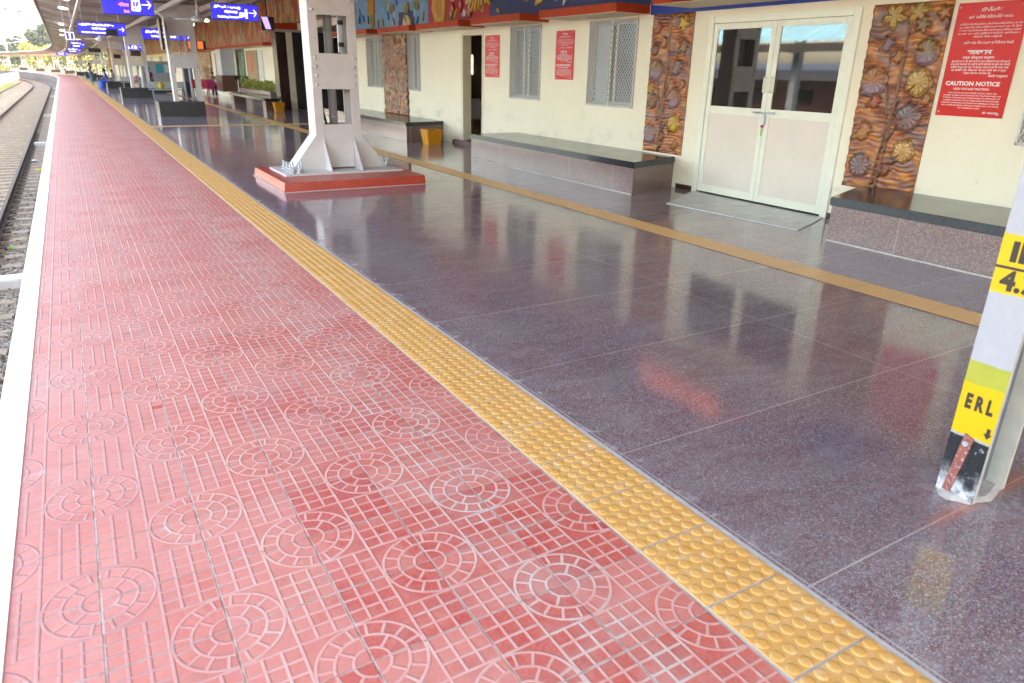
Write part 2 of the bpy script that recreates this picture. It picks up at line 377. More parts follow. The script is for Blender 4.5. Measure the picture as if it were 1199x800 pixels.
M['greenlock'] = paint('green_key_tag', (.18, .55, .03), .5, .1, 9)
M['gold'] = paint('gold_cloth', (.55, .30, .06), .6, .1, 9)

def mat_haze():
    m = bpy.data.materials.new('haze'); m.use_nodes = True; t = m.node_tree; t.nodes.remove(t.nodes['Principled BSDF'])
    v = t.nodes.new('ShaderNodeVolumePrincipled'); v.inputs['Color'].default_value = (.86, .92, 1, 1); v.inputs['Density'].default_value = .00018; v.inputs['Anisotropy'].default_value = .2
    t.links.new(v.outputs[0], t.nodes['Material Output'].inputs['Volume']); return m
M['haze'] = mat_haze()
# ------------------------------------------------------------------ mesh helpers
class MB:
    def __init__(s): s.bm = bmesh.new(); s.mats = []
    def mi(s, m):
        if m not in s.mats: s.mats.append(m)
        return s.mats.index(m)
    def faces(s, vs, fs, m, smooth=False):
        v = [s.bm.verts.new(p) for p in vs]; i = s.mi(m)
        for f in fs:
            try: q = s.bm.faces.new([v[k] for k in f]); q.material_index = i; q.smooth = smooth
            except ValueError: pass
    def box(s, x0, x1, y0, y1, z0, z1, m, bev=0):
        if x0 > x1: x0, x1 = x1, x0
        if y0 > y1: y0, y1 = y1, y0
        if z0 > z1: z0, z1 = z1, z0
        if bev <= 0:
            s.faces([(x0, y0, z0), (x1, y0, z0), (x1, y1, z0), (x0, y1, z0), (x0, y0, z1), (x1, y0, z1), (x1, y1, z1), (x0, y1, z1)],
                    [(0, 3, 2, 1), (4, 5, 6, 7), (0, 1, 5, 4), (1, 2, 6, 5), (2, 3, 7, 6), (3, 0, 4, 7)], m)
            return
        t = bmesh.new(); bmesh.ops.create_cube(t, size=1)
        for v in t.verts:
            v.co = Vector(((x0 + x1) / 2 + v.co.x * (x1 - x0), (y0 + y1) / 2 + v.co.y * (y1 - y0), (z0 + z1) / 2 + v.co.z * (z1 - z0)))
        bmesh.ops.bevel(t, geom=t.edges[:], offset=bev, segments=2, affect='EDGES')
        t.verts.index_update()
        s.faces([tuple(v.co) for v in t.verts], [tuple(v.index for v in f.verts) for f in t.faces], m); t.free()
    def prism(s, poly, axis, a, b, m, smooth=False):
        """poly = 2D outline, extruded along axis 'x','y' or 'z' from a to b"""
        def P(p, t):
            return {'x': (t, p[0], p[1]), 'y': (p[0], t, p[1]), 'z': (p[0], p[1], t)}[axis]
        n = len(poly); vs = [P(p, a) for p in poly] + [P(p, b) for p in poly]
        fs = [tuple(range(n))[::-1], tuple(range(n, 2 * n))] + [(i, (i + 1) % n, n + (i + 1) % n, n + i) for i in range(n)]
        s.faces(vs, fs, m, smooth)
    def tube(s, pts, r, m, seg=10, cap=True, smooth=True):
        pts = [Vector(p) for p in pts]; rs = r if isinstance(r, (list, tuple)) else [r] * len(pts)
        vs = []; up = Vector((0, 0, 1))
        for i, p in enumerate(pts):
            d = (pts[min(i + 1, len(pts) - 1)] - pts[max(i - 1, 0)]).normalized()
            a = d.cross(up if abs(d.z) < .95 else Vector((1, 0, 0))).normalized(); b = d.cross(a).normalized()
            for k in range(seg):
                t = 2 * PI * k / seg; vs.append(p + (a * math.cos(t) + b * math.sin(t)) * rs[i])
        fs = []
        for i in range(len(pts) - 1):
            for k in range(seg):
                k2 = (k + 1) % seg; fs.append((i * seg + k, i * seg + k2, (i + 1) * seg + k2, (i + 1) * seg + k))
        if cap: fs += [tuple(range(seg))[::-1], tuple(range((len(pts) - 1) * seg, len(pts) * seg))]
        s.faces(vs, fs, m, smooth)
    def bar(s, p0, p1, w, h, m):
        """rectangular bar between two points; w horizontal, h vertical"""
        p0, p1 = Vector(p0), Vector(p1); d = (p1 - p0).normalized()
        a = d.cross(Vector((0, 0, 1)))
        a = a.normalized() if a.length > 1e-4 else Vector((1, 0, 0)); b = a.cross(d).normalized()
        vs = []
        for p in (p0, p1):
            for sx, sz in ((-1, -1), (1, -1), (1, 1), (-1, 1)): vs.append(p + a * sx * w / 2 + b * sz * h / 2)
        s.faces(vs, [(3, 2, 1, 0), (4, 5, 6, 7), (0, 1, 5, 4), (1, 2, 6, 5), (2, 3, 7, 6), (3, 0, 4, 7)], m)
    def lathe(s, prof, m, c=(0, 0, 0), seg=16):
        vs = []; fs = []
        for r, z in prof:
            for k in range(seg):
                t = 2 * PI * k / seg; vs.append((c[0] + r * math.cos(t), c[1] + r * math.sin(t), c[2] + z))
        for i in range(len(prof) - 1):
            for k in range(seg):
                k2 = (k + 1) % seg; fs.append((i * seg + k, i * seg + k2, (i + 1) * seg + k2, (i + 1) * seg + k))
        fs += [tuple(range(seg))[::-1], tuple(range((len(prof) - 1) * seg, len(prof) * seg))]
        s.faces(vs, fs, m, True)
    def build(s, name, parent=None, fix=True):
        if fix: bmesh.ops.recalc_face_normals(s.bm, faces=s.bm.faces[:])
        me = bpy.data.meshes.new(name); s.bm.to_mesh(me); s.bm.free()
        for m in s.mats: me.materials.append(m)
        o = bpy.data.objects.new(name, me); COL.objects.link(o)
        if parent is not None: o.parent = parent
        return o

def tag(o, label=None, cat=None, group=None, kind=None):
    if label: o['label'] = label
    if cat: o['category'] = cat; o['kind'] = 'thing'
    if group: o['group'] = group
    if kind: o['kind'] = kind
    return o
def thing(name, label, cat, loc=(0, 0, 0), rz=0, group=None):
    o = bpy.data.objects.new(name, None); COL.objects.link(o); o.location = loc; o.rotation_euler.z = rz
    o.empty_display_size = .2
    return tag(o, label, cat, group)
def kids(o): return [c for c in bpy.data.objects if c.parent == o]
def copy_tree(o, parent=None):
    c = o.copy(); COL.objects.link(c)
    if parent is not None: c.parent = parent
    for ch in kids(o): copy_tree(ch, c)
    return c
def place(o, loc, rz=None, label=None, group=None):
    o.location = loc
    if rz is not None: o.rotation_euler.z = rz
    return tag(o, label, None, group)

_cv = bpy.data.curves.new('lettering_source', 'FONT')
_co = bpy.data.objects.new('lettering_source', _cv)
def glyphs(body, size, bold=0., width=None, shear=0., align='CENTER', space=1., res=2):
    """returns (verts, faces) of flat lettering in the XY plane, centred on x"""
    _cv.body = body; _cv.size = size; _cv.offset = bold; _cv.shear = shear; _cv.align_x = align
    _cv.align_y = 'CENTER'; _cv.space_character = space; _cv.resolution_u = res; _cv.fill_mode = 'BOTH'
    COL.objects.link(_co); bpy.context.view_layer.update()
    dg = bpy.context.evaluated_depsgraph_get()
    me = bpy.data.meshes.new_from_object(_co.evaluated_get(dg)); COL.objects.unlink(_co)
    vs = [v.co.copy() for v in me.vertices]; fs = [tuple(p.vertices) for p in me.polygons]
    bpy.data.meshes.remove(me)
    if vs and width:
        w = max(v.x for v in vs) - min(v.x for v in vs)
        k = width / w
        for v in vs: v.x *= k
    return vs, fs
def write(mb, items, origin, right, up, m, lift):
    """items: (text, x, y, size, bold, width, align); placed on the plane origin + right*x + up*y"""
    right = Vector(right); up = Vector(up); nrm = right.cross(up); origin = Vector(origin)
    for it in items:
        body, x, y, size, bold, width, align = it
        vs, fs = glyphs(body, size, bold, width, align=align)
        if not vs: continue
        mb.faces([origin + right * (x + v.x) + up * (y + v.y) + nrm * lift for v in vs], fs, m)

# ------------------------------------------------------------------ the alignment: straight, then curving left
def cx(y):
    return 0. if y < 95 else -((y - 95) ** 2) / 800.
YS = [-8, -4, 0, 2, 4, 6, 9, 12, 16, 20, 26, 34, 44, 56, 70, 84, 95, 103, 111, 119, 127, 135, 143, 151, 160, 170, 180, 195, 210, 230, 250, 275, 300]
def ribbon(name, xa, xb, z, m, ya=-8, yb=300, kind='structure', z0=None, parent=None):
    mb = MB(); ys = [ya] + [y for y in YS if ya < y < yb] + [yb]
    vs = []; fs = []
    for y in ys:
        vs += [(xa + cx(y), y, z), (xb + cx(y), y, z)]
        if z0 is not None: vs += [(xa + cx(y), y, z0), (xb + cx(y), y, z0)]
    k = 4 if z0 is not None else 2
    for i in range(len(ys) - 1):
        a = i * k; b = a + k
        fs.append((a, a + 1, b + 1, b))
        if k == 4: fs += [(a + 2, a, b, b + 2), (a + 1, a + 3, b + 3, b + 1), (a + 3, a + 2, b + 2, b + 3)]
    if k == 4: fs += [(0, 2, 3, 1), (len(vs) - 4, len(vs) - 3, len(vs) - 1, len(vs) - 2)]
    mb.faces(vs, fs, m)
    o = mb.build(name, parent, fix=k == 4)
    if kind: o['kind'] = kind
    return o

# ================================================================== SETTING
mb = MB(); S = 1500
mb.faces([(-S, -S, -1.36), (S, -S, -1.36), (S, S, -1.36), (-S, S, -1.36)], [(0, 1, 2, 3)], M['ground']); tag(mb.build('ground'), kind='structure')
ribbon('platform_base', -.50, 26, -.012, M['edgewall'], z0=-1.4)
ribbon('platform_edge_coping', -.545, -.425, .006, M['edge'], z0=-.07)
ribbon('red_pavement', -.425, 1.487, 0., M['paving'])
ribbon('tactile_bedding', 1.487, 1.862, 0., M['grout'])
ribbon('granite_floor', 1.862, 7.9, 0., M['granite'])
ribbon('ballast', -4.4, -.5, -1.19, M['ballast'])
ribbon('gravel_side_strip', -1.22, -.501, -1.165, M['dirt'])
ribbon('track_side_path', -8.0, -4.4, -1.20, M['dirt'])

# grass and old rail beyond the track
g = MB(); pts = []
for i in range(60):
    y = 60 + i * 3.2
    for dx in (0, 1): pts.append((-4.7 - 1.4 * random.random() * (1 - dx) - dx * 30 + cx(y) * .9, y, -1.17 + dx * 1.2))
g.faces(pts, [(2 * i, 2 * i + 1, 2 * i + 3, 2 * i + 2) for i in range(59)], M['grass']); tag(g.build('grassy_verge'), kind='structure')

# tactile warning strip: tile slabs with raised domes
mb = MB(); ty = 1.215 - 4 * .334
ys = []
while ty < 95: ys.append(ty); ty += .334
for k, y in enumerate(ys):
    off = random.uniform(-.002, .002) if y < 14 else 0
    if y < 14: mb.box(1.497 + off, 1.838 + off, y + .003, y + .331, -.01, .004, M['tactile'], .0015)
mb.box(1.497, 1.838, 14.25, 95, -.01, .004, M['tactile'])
dome = [(.0232, -.001), (.0220, .0014), (.0175, .0030), (.010, .0037)]
for k, y in enumerate(ys):
    if y < -.2 or y > 9: continue
    for i in range(6):
        for j in range(6):
            cxx, cyy = 1.5245 + i * .0572, y + .0275 + j * .0562
            seg = 16 if y < 4 else 8
            mb.lathe(dome, M['tactile'], (cxx, cyy, .0035), seg)
for i in range(6):       # further off the domes merge into ridges for the eye; low studs at full count would be invisible
    for k, y in enumerate(ys):
        if 9 <= y < 40:
            for j in range(6):
                a, b = 1.5245 + i * .0572, y + .0275 + j * .0562
                mb.faces([(a - .019, b - .019, .004), (a + .019, b - .019, .004), (a + .019, b + .019, .004), (a - .019, b + .019, .004), (a, b, .0105)],
                         [(0, 1, 4), (1, 2, 4), (2, 3, 4), (3, 0, 4)], M['tactile'])
tag(mb.build('tactile_strip', fix=False), kind='structure')
ribbon('tactile_strip_far', 1.497, 1.838, .004, M['tactile'], ya=95.01, yb=260)
ribbon('guide_strip', 5.20, 5.52, .004, M['bartile'], ya=-6, yb=95)
mb = MB(); mb.box(1.864, 5.195, 22.25, 22.6, -.01, .0045, M['bartile']); tag(mb.build('cross_guide_strip'), kind='structure')
mb = MB(); mb.box(5.525, 7.0, 22.25, 22.6, -.01, .0045, M['bartile']); tag(mb.build('cross_guide_strip'), kind='structure')

# track: sleepers in one countable set would be beyond what shows; each rail is a thing
def rail(x, label):
    prof = [(-.036, 0), (.036, 0), (.036, .022), (.012, .045), (.012, .115), (.032, .128), (.032, .150), (.026, .156), (-.026, .156), (-.032, .150), (-.032, .128), (-.012, .115), (-.012, .045), (-.036, .022)]
    prof = [(a * 1.6 if b < .03 else a, b) for a, b in prof]
    mb = MB(); ys = [-6] + [y for y in YS if y > -6]; n = len(prof); vs = []; fs = []
    for y in ys: vs += [(x + cx(y) + a, y, -1.156 + b) for a, b in prof]
    for i in range(len(ys) - 1):
        for k in range(n):
            k2 = (k + 1) % n; fs.append((i * n + k, i * n + k2, (i + 1) * n + k2, (i + 1) * n + k))
    mb.faces(vs, fs, M['railside'])
    t = mb.build('rail'); ti = len(t.data.materials); t.data.materials.append(M['railtop'])
    for p in t.data.polygons:
        if p.normal.z > .6 and p.center.z > -1.03: p.material_index = ti
    return tag(t, label, 'rail', 'rails of the track')
rail(-1.40, 'steel rail with worn shiny top nearest the platform edge'); rail(-3.12, 'steel rail of the track on the side away from the platform')
mb = MB(); mb.box(-5.35, -5.28, 20, 130, -1.2, -1.10, M['railside']); tag(mb.build('old_rail'), 'rusty old rail lying in the dirt beyond the track', 'rail')
# sleepers: individual things (nearest in view), copies share one mesh
mb = MB(); mb.prism([(-.13, 0), (.13, 0), (.10, .15), (-.10, .15)], 'x', -1.30, 1.30, M['conc'])
sl0 = mb.build('sleeper')
LB = 'weathered concrete sleeper half sunk in the ballast under the rails'
tag(sl0, LB, 'sleeper', 'concrete sleepers of the track'); sl0.location = (-2.26, 3.2, -1.305)
for k in range(1, 130):
    y = 3.2 + k * .64; c = sl0.copy(); COL.objects.link(c); c.location = (-2.26 + cx(y), y, -1.305)
# rail clips beside the near rail
mb = MB()
mb.tube([(0, -.07, .03), (.05, -.05, .055), (.085, 0, .06), (.05, .05, .055), (0, .07, .03), (-.02, .02, .04)], .011, M['railside'], 6)
mb.box(-.03, .10, -.06, .06, 0, .025, M['railside'])
clip0 = mb.build('rail_clip'); tag(clip0, 'rusty spring clip gripping the foot of the near rail', 'rail clip', 'spring clips along the near rail')
clip0.location = (-1.325, 6.4, -1.155)
for k in range(1, 46):
    c = clip0.copy(); COL.objects.link(c); y = 6.4 + k * .64; c.location = (-1.325, y, -1.155)
# whitewashed cross blocks between rail and platform
beams = [(11.0, 'large whitewashed concrete block crossing from near rail to platform, nearest one'),
         (30.5, 'cream whitewashed cross block, second from the front beside the platform'), (47, 'whitewashed cross block, third from the front beside the platform'),
         (74, 'small pale cross block, fourth along the platform wall'), (97, 'tiny pale cross block farthest along the platform wall')]
for y, lb in beams:
    mb = MB(); mb.box(-1.28, -.506, y - .17, y + .17, -1.18, -1.04, M['whitewash'], .015)
    tag(mb.build('cross_block'), lb, 'concrete block', 'whitewashed cross blocks')
# litter beside the rail
for (x, y, m, lb, sx) in [(-1.0, 23.2, 'yellow_cloth', 'crumpled yellow wrapper lying in the gravel by the rail', .13),
                          (-.80, 23.6, 'signorange', 'small orange wrapper lying beside the yellow one', .11),
                          (-1.12, 25.4, 'lightpanel', 'grey plastic rag lying against the near rail', .13),
                          (-1.15, 13.3, 'greenlock', 'green wrapper lying in the gravel near the whitewashed block', .05)]:
    mb = MB(); n = 6; vs = [(random.uniform(-sx, sx), random.uniform(-sx, sx), random.uniform(0, .08)) for _ in range(9)]
    bmv = [mb.bm.verts.new(v) for v in vs]; bmesh.ops.convex_hull(mb.bm, input=bmv); mb.mi(M[m] if m != 'signorange' else M['orange'])
    o = mb.build('wrapper'); o.location = (x, y, -1.17); tag(o, lb, 'litter')
# gravel stones: ballast beside the near rail is what nobody could count
mb = MB()
for k in range(2600):
    y = 4.2 + 16 * random.random() ** 1.4; x = random.choice((random.uniform(-1.24, -.53), random.uniform(-3.0, -1.6), random.uniform(-4.4, -3.3)))
    r = random.uniform(.015, .038); c = Vector((x, y, -1.165 if x > -1.3 else -1.185))
    vs = [c + Vector((random.uniform(-1, 1), random.uniform(-1, 1), random.uniform(-.3, 1))).normalized() * r for _ in range(6)]
    bv = [tuple(v) for v in vs]
    mb.faces(bv, [(0, 1, 2), (0, 2, 3), (0, 3, 4), (1, 2, 5), (2, 3, 5), (3, 4, 5), (0, 1, 4), (1, 4, 5)], M['dirt'] if x > -1.3 else M['ballast'])
tag(mb.build('loose_stones'), kind='stuff')
# stone retaining wall beyond the track
mb = MB(); pl = [(-6.45, 96), (-6.35, 118), (-6.3, 135), (-6.2, 147)]
for (xa, ya), (xb, yb) in zip(pl, pl[1:]):
    mb.faces([(xa, ya, -1.4), (xb, yb, -1.4), (xb, yb, .0), (xa, ya, .0), (xa - .5, ya, -1.4), (xb - .5, yb, -1.4), (xb - .5, yb, .0), (xa - .5, ya, .0)],
             [(0, 1, 2, 3), (7, 6, 5, 4), (3, 2, 6, 7), (0, 3, 7, 4), (1, 5, 6, 2)], M['stonewall'])
tag(mb.build('stone_wall'), 'low pale stone retaining wall with grass on top beyond the track', 'wall')

# ================================================================== BUILDING
WXP = 7.75
bld = thing('station_building', 'cream station building with painted murals and red sunshade slabs', 'building', (WXP, 0, 0))
def child(mb, name, parent, label=None):
    o = mb.build(name); o.parent = parent
    o.matrix_parent_inverse = Matrix.Translation(parent.location).inverted() if parent.rotation_euler.z == 0 else parent.matrix_world.inverted()
    if label: o['label'] = label
    return o
holes = [(5.42, 7.68, 0, 2.345), (9.22, 10.42, 1.12, 2.40), (11.97, 13.04, 1.13, 2.41), (14.2, 15.22, .10, 2.38), (18.02-.5, 18.25, 1.12, 2.42), (19.95, 21.3, 1.13, 2.42), (1.9, 3.5, 1.07, 2.4),
         (38.5, 40.6, 0, 2.4), (23.4, 30.35, 0, 2.9)]
mb = MB()
ysplit = sorted({-8, 62} | {h[0] for h in holes} | {h[1] for h in holes})
for a, b in zip(ysplit, ysplit[1:]):
    hs = [h for h in holes if h[0] <= a + 1e-4 and h[1] >= b - 1e-4]
    z = -.0
    for h in sorted(hs, key=lambda h: h[2]):
        if h[2] > z + .001: mb.box(WXP, WXP + .23, a, b, z, h[2], M['wall'])
        z = h[3]
    mb.box(WXP, WXP + .23, a, b, z, 4.6, M['wall'])
child(mb, 'wall', bld)
mb = MB(); mb.box(WXP + .24, 16, -8, 62, 4.3, 4.6, M['soffit']); mb.box(15.8, 16, -8, 13.8, 0, 4.3, M['soffit']); mb.box(15.8, 16, 23.2, 62, 0, 4.3, M['soffit']); mb.box(15.8, 16, 13.8, 23.2, 0, .9, M['soffit'])
for y in (-8, 8.6, 13.8, 23.2, 30.6, 62): mb.box(WXP + .24, 15.8, y - .06, y + .06, 0, 4.3, M['soffit'])
child(mb, 'rear_shell', bld)
mb = MB(); mb.box(WXP - .012, WXP, 7.69, 7.75 + .30, 0, .07, M['brown']); mb.box(WXP - .012, WXP, 5.2, 5.41, 0, .07, M['brown']); mb.box(WXP - .012, WXP, 12.45, 14.19, 0, .07, M['brown'])
mb.box(WXP - .012, WXP, 15.23, 15.7, 0, .07, M['brown']); child(mb, 'skirting', bld)
# sunshade slabs (chajja): red edge, cream soffit
def slab(y0, y1, xo, z0=2.455, th=.125):
    mb = MB(); mb.box(xo, WXP - .002, y0, y1, z0 + .004, z0 + th, M['redslab']); mb.box(xo + .012, WXP - .002, y0 + .012, y1 - .012, z0 - .004, z0 + .0035, M['soffit'])
    child(mb, 'sunshade_slab', bld)
slab(8.97, 11.05, 7.10); slab(11.72, 13.6, 7.12); slab(14.15, 16.3, 7.13); slab(16.68, 18.75, 7.12); slab(19.55, 22.9, 7.12, 2.47)
slab(8.97 - 3.95, 8.1, 7.02, 2.49, .14); slab(1.6, 3.9, 7.1)
slab(32.4, 43.6, 7.3, 2.42, .12); slab(43.9, 58, 7.5, 2.40, .12)
mb = MB(); mb.box(6.93, 8.3, 28.6, 31.0, 2.9, 3.1, M['redslab']); mb.box(6.95, 8.28, 28.62, 30.98, 2.885, 2.899, M['soffit']); child(mb, 'porch_slab', bld, 'deep red porch slab over the dark brown pillar')
# dark brown clad pillar and passage
mb = MB(); mb.box(7.36, 8.05, 30.4, 31.1, 0, 2.88, M['brown'], .01); child(mb, 'porch_pillar', bld, 'dark brown polished stone pillar')
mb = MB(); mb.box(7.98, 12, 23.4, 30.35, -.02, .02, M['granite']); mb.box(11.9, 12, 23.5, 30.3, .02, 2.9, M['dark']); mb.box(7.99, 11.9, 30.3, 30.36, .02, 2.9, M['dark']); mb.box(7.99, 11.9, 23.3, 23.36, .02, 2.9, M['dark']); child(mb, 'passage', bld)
# purple stone strip and planter wall far side
mb = MB(); mb.box(7.735, WXP - .001, 31.2, 31.75, 0, 2.42, M['lightpanel']); child(mb, 'stone_strip', bld)

# murals -----------------------------------------------------------
def vcol_mesh(name, mb, colmap, parent):
    pass
def fbm(x, y, s=0):
    v = 0; a = .5
    for k in range(4):
        v += a * math.sin(x * 1.7 + 3.1 * math.sin(y * 1.3 + s) + k * 1.9 + s) * math.cos(y * 1.9 + 2.3 * math.sin(x * .9 + s * 2) + k); x *= 2.03; y *= 1.97; a *= .5
    return v
def col_grid(name, y0, y1, z0, z1, xf, step, fn, thick, m, medge, parent):
    """a panel on the wall: front face is a displaced grid (height + pigment from fn(u,v)); u runs to the viewer's right"""
    W, H = y1 - y0, z1 - z0; nu = max(2, int(W / step)); nv = max(2, int(H / step))
    vs = []; cols = []
    for j in range(nv + 1):
        for i in range(nu + 1):
            u = W * i / nu; v = H * j / nv; h, c, eu = fn(u, v)
            vs.append((xf - h, y1 - u + eu, z0 + v)); cols.append(c)
    fs = [(j * (nu + 1) + i, j * (nu + 1) + i + 1, (j + 1) * (nu + 1) + i + 1, (j + 1) * (nu + 1) + i) for j in range(nv) for i in range(nu)]
    # rim back to the wall
    rim = [i for i in range(nu + 1)] + [j * (nu + 1) + nu for j in range(1, nv + 1)] + [nv * (nu + 1) + i for i in range(nu - 1, -1, -1)] + [j * (nu + 1) for j in range(nv - 1, 0, -1)]
    base = len(vs)
    for r_ in rim: vs.append((WXP - .001, vs[r_][1], vs[r_][2])); cols.append(cols[r_])
    n = len(rim); rimf = [(rim[k], base + k, base + (k + 1) % n, rim[(k + 1) % n]) for k in range(n)]
    me = bpy.data.meshes.new(name); me.from_pydata([tuple(v) for v in vs], [], fs + rimf)
    ca = me.color_attributes.new('Col', 'FLOAT_COLOR', 'POINT')
    for i, c in enumerate(cols): ca.data[i].color = (*c, 1)
    me.materials.append(m); me.materials.append(medge)
    for i, p in enumerate(me.polygons):
        p.use_smooth = i < len(fs); p.material_index = 0 if i < len(fs) else 1
    o = bpy.data.objects.new(name, me); COL.objects.link(o); o.parent = parent
    if parent is not None: o.matrix_parent_inverse = Matrix.Translation(parent.location).inverted()
    bm = bmesh.new(); bm.from_mesh(me); bmesh.ops.recalc_face_normals(bm, faces=bm.faces[:]); bm.to_mesh(me); bm.free()
    return o
def lerp(a, b, t): t = max(0, min(1, t)); return tuple(p + (q - p) * t for p, q in zip(a, b))
def ss(a, b, t): t = max(0, min(1, (t - a) / (b - a))); return t * t * (3 - 2 * t)
YEL, OCH, BRN, RDB, DRK, PUR, BLG, OLV = (.50, .33, .05), (.42, .17, .03), (.19, .055, .018), (.34, .070, .014), (.040, .014, .007), (.24, .15, .19), (.13, .12, .13), (.22, .17, .05)
def relief_fn(feats, stems, seed, W, H, fine=1.):
    rnd = random.Random(seed)
    def fn(u, v):
        # water ripples in clay
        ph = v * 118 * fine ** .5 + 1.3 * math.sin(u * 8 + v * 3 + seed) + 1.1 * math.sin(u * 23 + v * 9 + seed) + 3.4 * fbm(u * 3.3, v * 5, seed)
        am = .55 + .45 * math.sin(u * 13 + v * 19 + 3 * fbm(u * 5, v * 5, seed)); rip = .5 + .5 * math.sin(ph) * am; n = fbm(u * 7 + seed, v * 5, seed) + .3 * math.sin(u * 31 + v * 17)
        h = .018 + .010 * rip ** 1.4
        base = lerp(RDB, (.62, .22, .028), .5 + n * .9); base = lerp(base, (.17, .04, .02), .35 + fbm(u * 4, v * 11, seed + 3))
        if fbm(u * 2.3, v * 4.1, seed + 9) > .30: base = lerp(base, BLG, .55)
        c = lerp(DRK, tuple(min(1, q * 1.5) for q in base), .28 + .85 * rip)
        for (sx0, sy0, sx1, sy1, bend, w) in stems:
            t = max(0, min(1, ((u - sx0) * (sx1 - sx0) + (v - sy0) * (sy1 - sy0)) / ((sx1 - sx0) ** 2 + (sy1 - sy0) ** 2)))
            px_, py_ = sx0 + (sx1 - sx0) * t + bend * math.sin(PI * t), sy0 + (sy1 - sy0) * t
            d = math.hypot(u - px_, v - py_)
            if d < w: h = max(h, .030 + .020 * math.sqrt(max(0, 1 - (d / w) ** 2))); c = lerp((.11, .028, .014), (.34, .12, .05), 1 - d / w)
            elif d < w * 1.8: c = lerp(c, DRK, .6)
        for (kind, fx, fy, r, col) in feats:
            d = math.hypot(u - fx, v - fy); th = math.atan2(v - fy, u - fx)
            if kind == 'flower':
                rr = r * (.50 + .50 * abs(math.cos(2.5 * th + seed + fx * 7)) ** 1.1)
            elif kind == 'lily': rr = r * (.95 + .06 * math.cos(5 * th + .5)) * (.35 if abs((th + 2.3 + PI) % (2 * PI) - PI) < .12 else 1)
            elif kind == 'fan': rr = r * (1.0 if .2 < th < 1.9 or th < -2.6 else .55)
            else: rr = r * (1 + .03 * math.sin(5 * th)) * (.3 if abs((th - 2.8 + fx * 9 + PI) % (2 * PI) - PI) < .10 else 1)
            if d < rr:
                q = d / rr; vein = abs(math.sin(th * (5 if kind == 'flower' else 6) + 2 * q))
                h = .030 + .009 * math.sqrt(max(0, 1 - q * q)) + (.006 * vein if q < .9 else -.004)
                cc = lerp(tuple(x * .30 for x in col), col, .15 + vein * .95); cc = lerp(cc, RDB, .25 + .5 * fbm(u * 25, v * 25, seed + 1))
                if kind == 'pad2': cc = lerp(cc, PUR, ss(.1, -.5, (v - fy) / r)); 
                if .80 < q < .9: cc = lerp(cc, BRN, .7)
                c = lerp(cc, tuple(min(1, x * 1.25) for x in cc), .5 + fbm(u * 20, v * 20, seed))
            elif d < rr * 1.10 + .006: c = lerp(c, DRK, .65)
        edge = min(u, W - u, v, H - v)
        eu = 0
        if edge < .02: h *= .4 + 30 * edge
        if u < .001: eu = .004 * math.sin(v * 23 + seed) + .004 * math.sin(v * 61)
        c = tuple(max(.004, x) for x in c)
        return h, c, eu
    return fn
fR = [('flower', .27, 1.82, .14, YEL), ('flower', .53, 1.85, .13, YEL), ('lily', .68, 1.16, .145, (.60, .38, .08)), ('pad2', .17, 1.16, .155, (.40, .15, .025)), ('pad2', .70, 1.46, .13, OLV),
      ('pad', .64, .80, .14, BLG), ('lily', .67, .45, .125, (.66, .38, .10)), ('pad', .19, .26, .13, BLG), ('fan', .15, .60, .13, OCH), ('flower', .60, 1.72, .09, OLV), ('fan', .40, 1.40, .09, OCH), ('fan', .22, .93, .10, RDB), ('fan', .80, .98, .08, OCH), ('fan', .50, .22, .09, BRN), ('fan', .25, 1.52, .09, PUR), ('flower', .80, 1.83, .08, OCH)]
sR = [(.42, .02, .45, 1.78, .03, .014), (.36, .02, .50, 1.0, -.02, .012), (.45, .9, .86, 1.75, .10, .012), (.40, .45, .66, 1.1, .03, .011), (.38, .08, .62, .36, -.02, .011), (.30, 1.2, .22, 1.62, .05, .010), (.30, 1.22, .40, .6, .03, .010)]
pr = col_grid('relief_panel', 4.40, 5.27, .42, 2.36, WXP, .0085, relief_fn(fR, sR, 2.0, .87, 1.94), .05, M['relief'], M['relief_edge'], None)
tag(pr, 'brown clay relief with lily pads between double door and large red notice', 'wall relief', 'glazed clay reliefs')
fL = [('flower', .68, 1.82, .12, (.66, .40, .02)), ('pad2', .17, 1.20, .15, (.24, .14, .06)), ('fan', .72, 1.49, .12, (.22, .13, .06)), ('fan', .62, 1.20, .14, BLG), ('pad2', .61, .80, .14, (.30, .14, .06)),
      ('lily', .66, .45, .125, (.66, .44, .02)), ('fan', .16, .72, .14, (.20, .13, .06)), ('pad2', .15, .27, .14, (.22, .15, .13)), ('flower', .09, .92, .09, (.55, .30, .02)), ('fan', .30, 1.55, .10, OCH), ('fan', .15, 1.75, .10, RDB), ('fan', .76, .98, .08, OCH), ('fan', .42, .22, .09, BRN), ('fan', .72, .12, .08, OCH), ('pad', .12, 1.48, .08, BRN)]
sL = [(.36, .03, .40, 1.9, .03, .014), (.40, .1, .44, 1.2, -.05, .012), (.40, .3, .62, 1.0, .05, .011), (.36, .05, .60, .36, .03, .011), (.38, .8, .66, 1.7, .06, .011), (.30, .5, .20, 1.1, .03, .011)]
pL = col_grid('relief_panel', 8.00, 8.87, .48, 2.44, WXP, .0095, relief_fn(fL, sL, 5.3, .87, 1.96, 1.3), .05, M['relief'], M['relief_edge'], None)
tag(pL, 'orange and brown clay relief between the double door and a grilled window', 'wall relief', 'glazed clay reliefs')
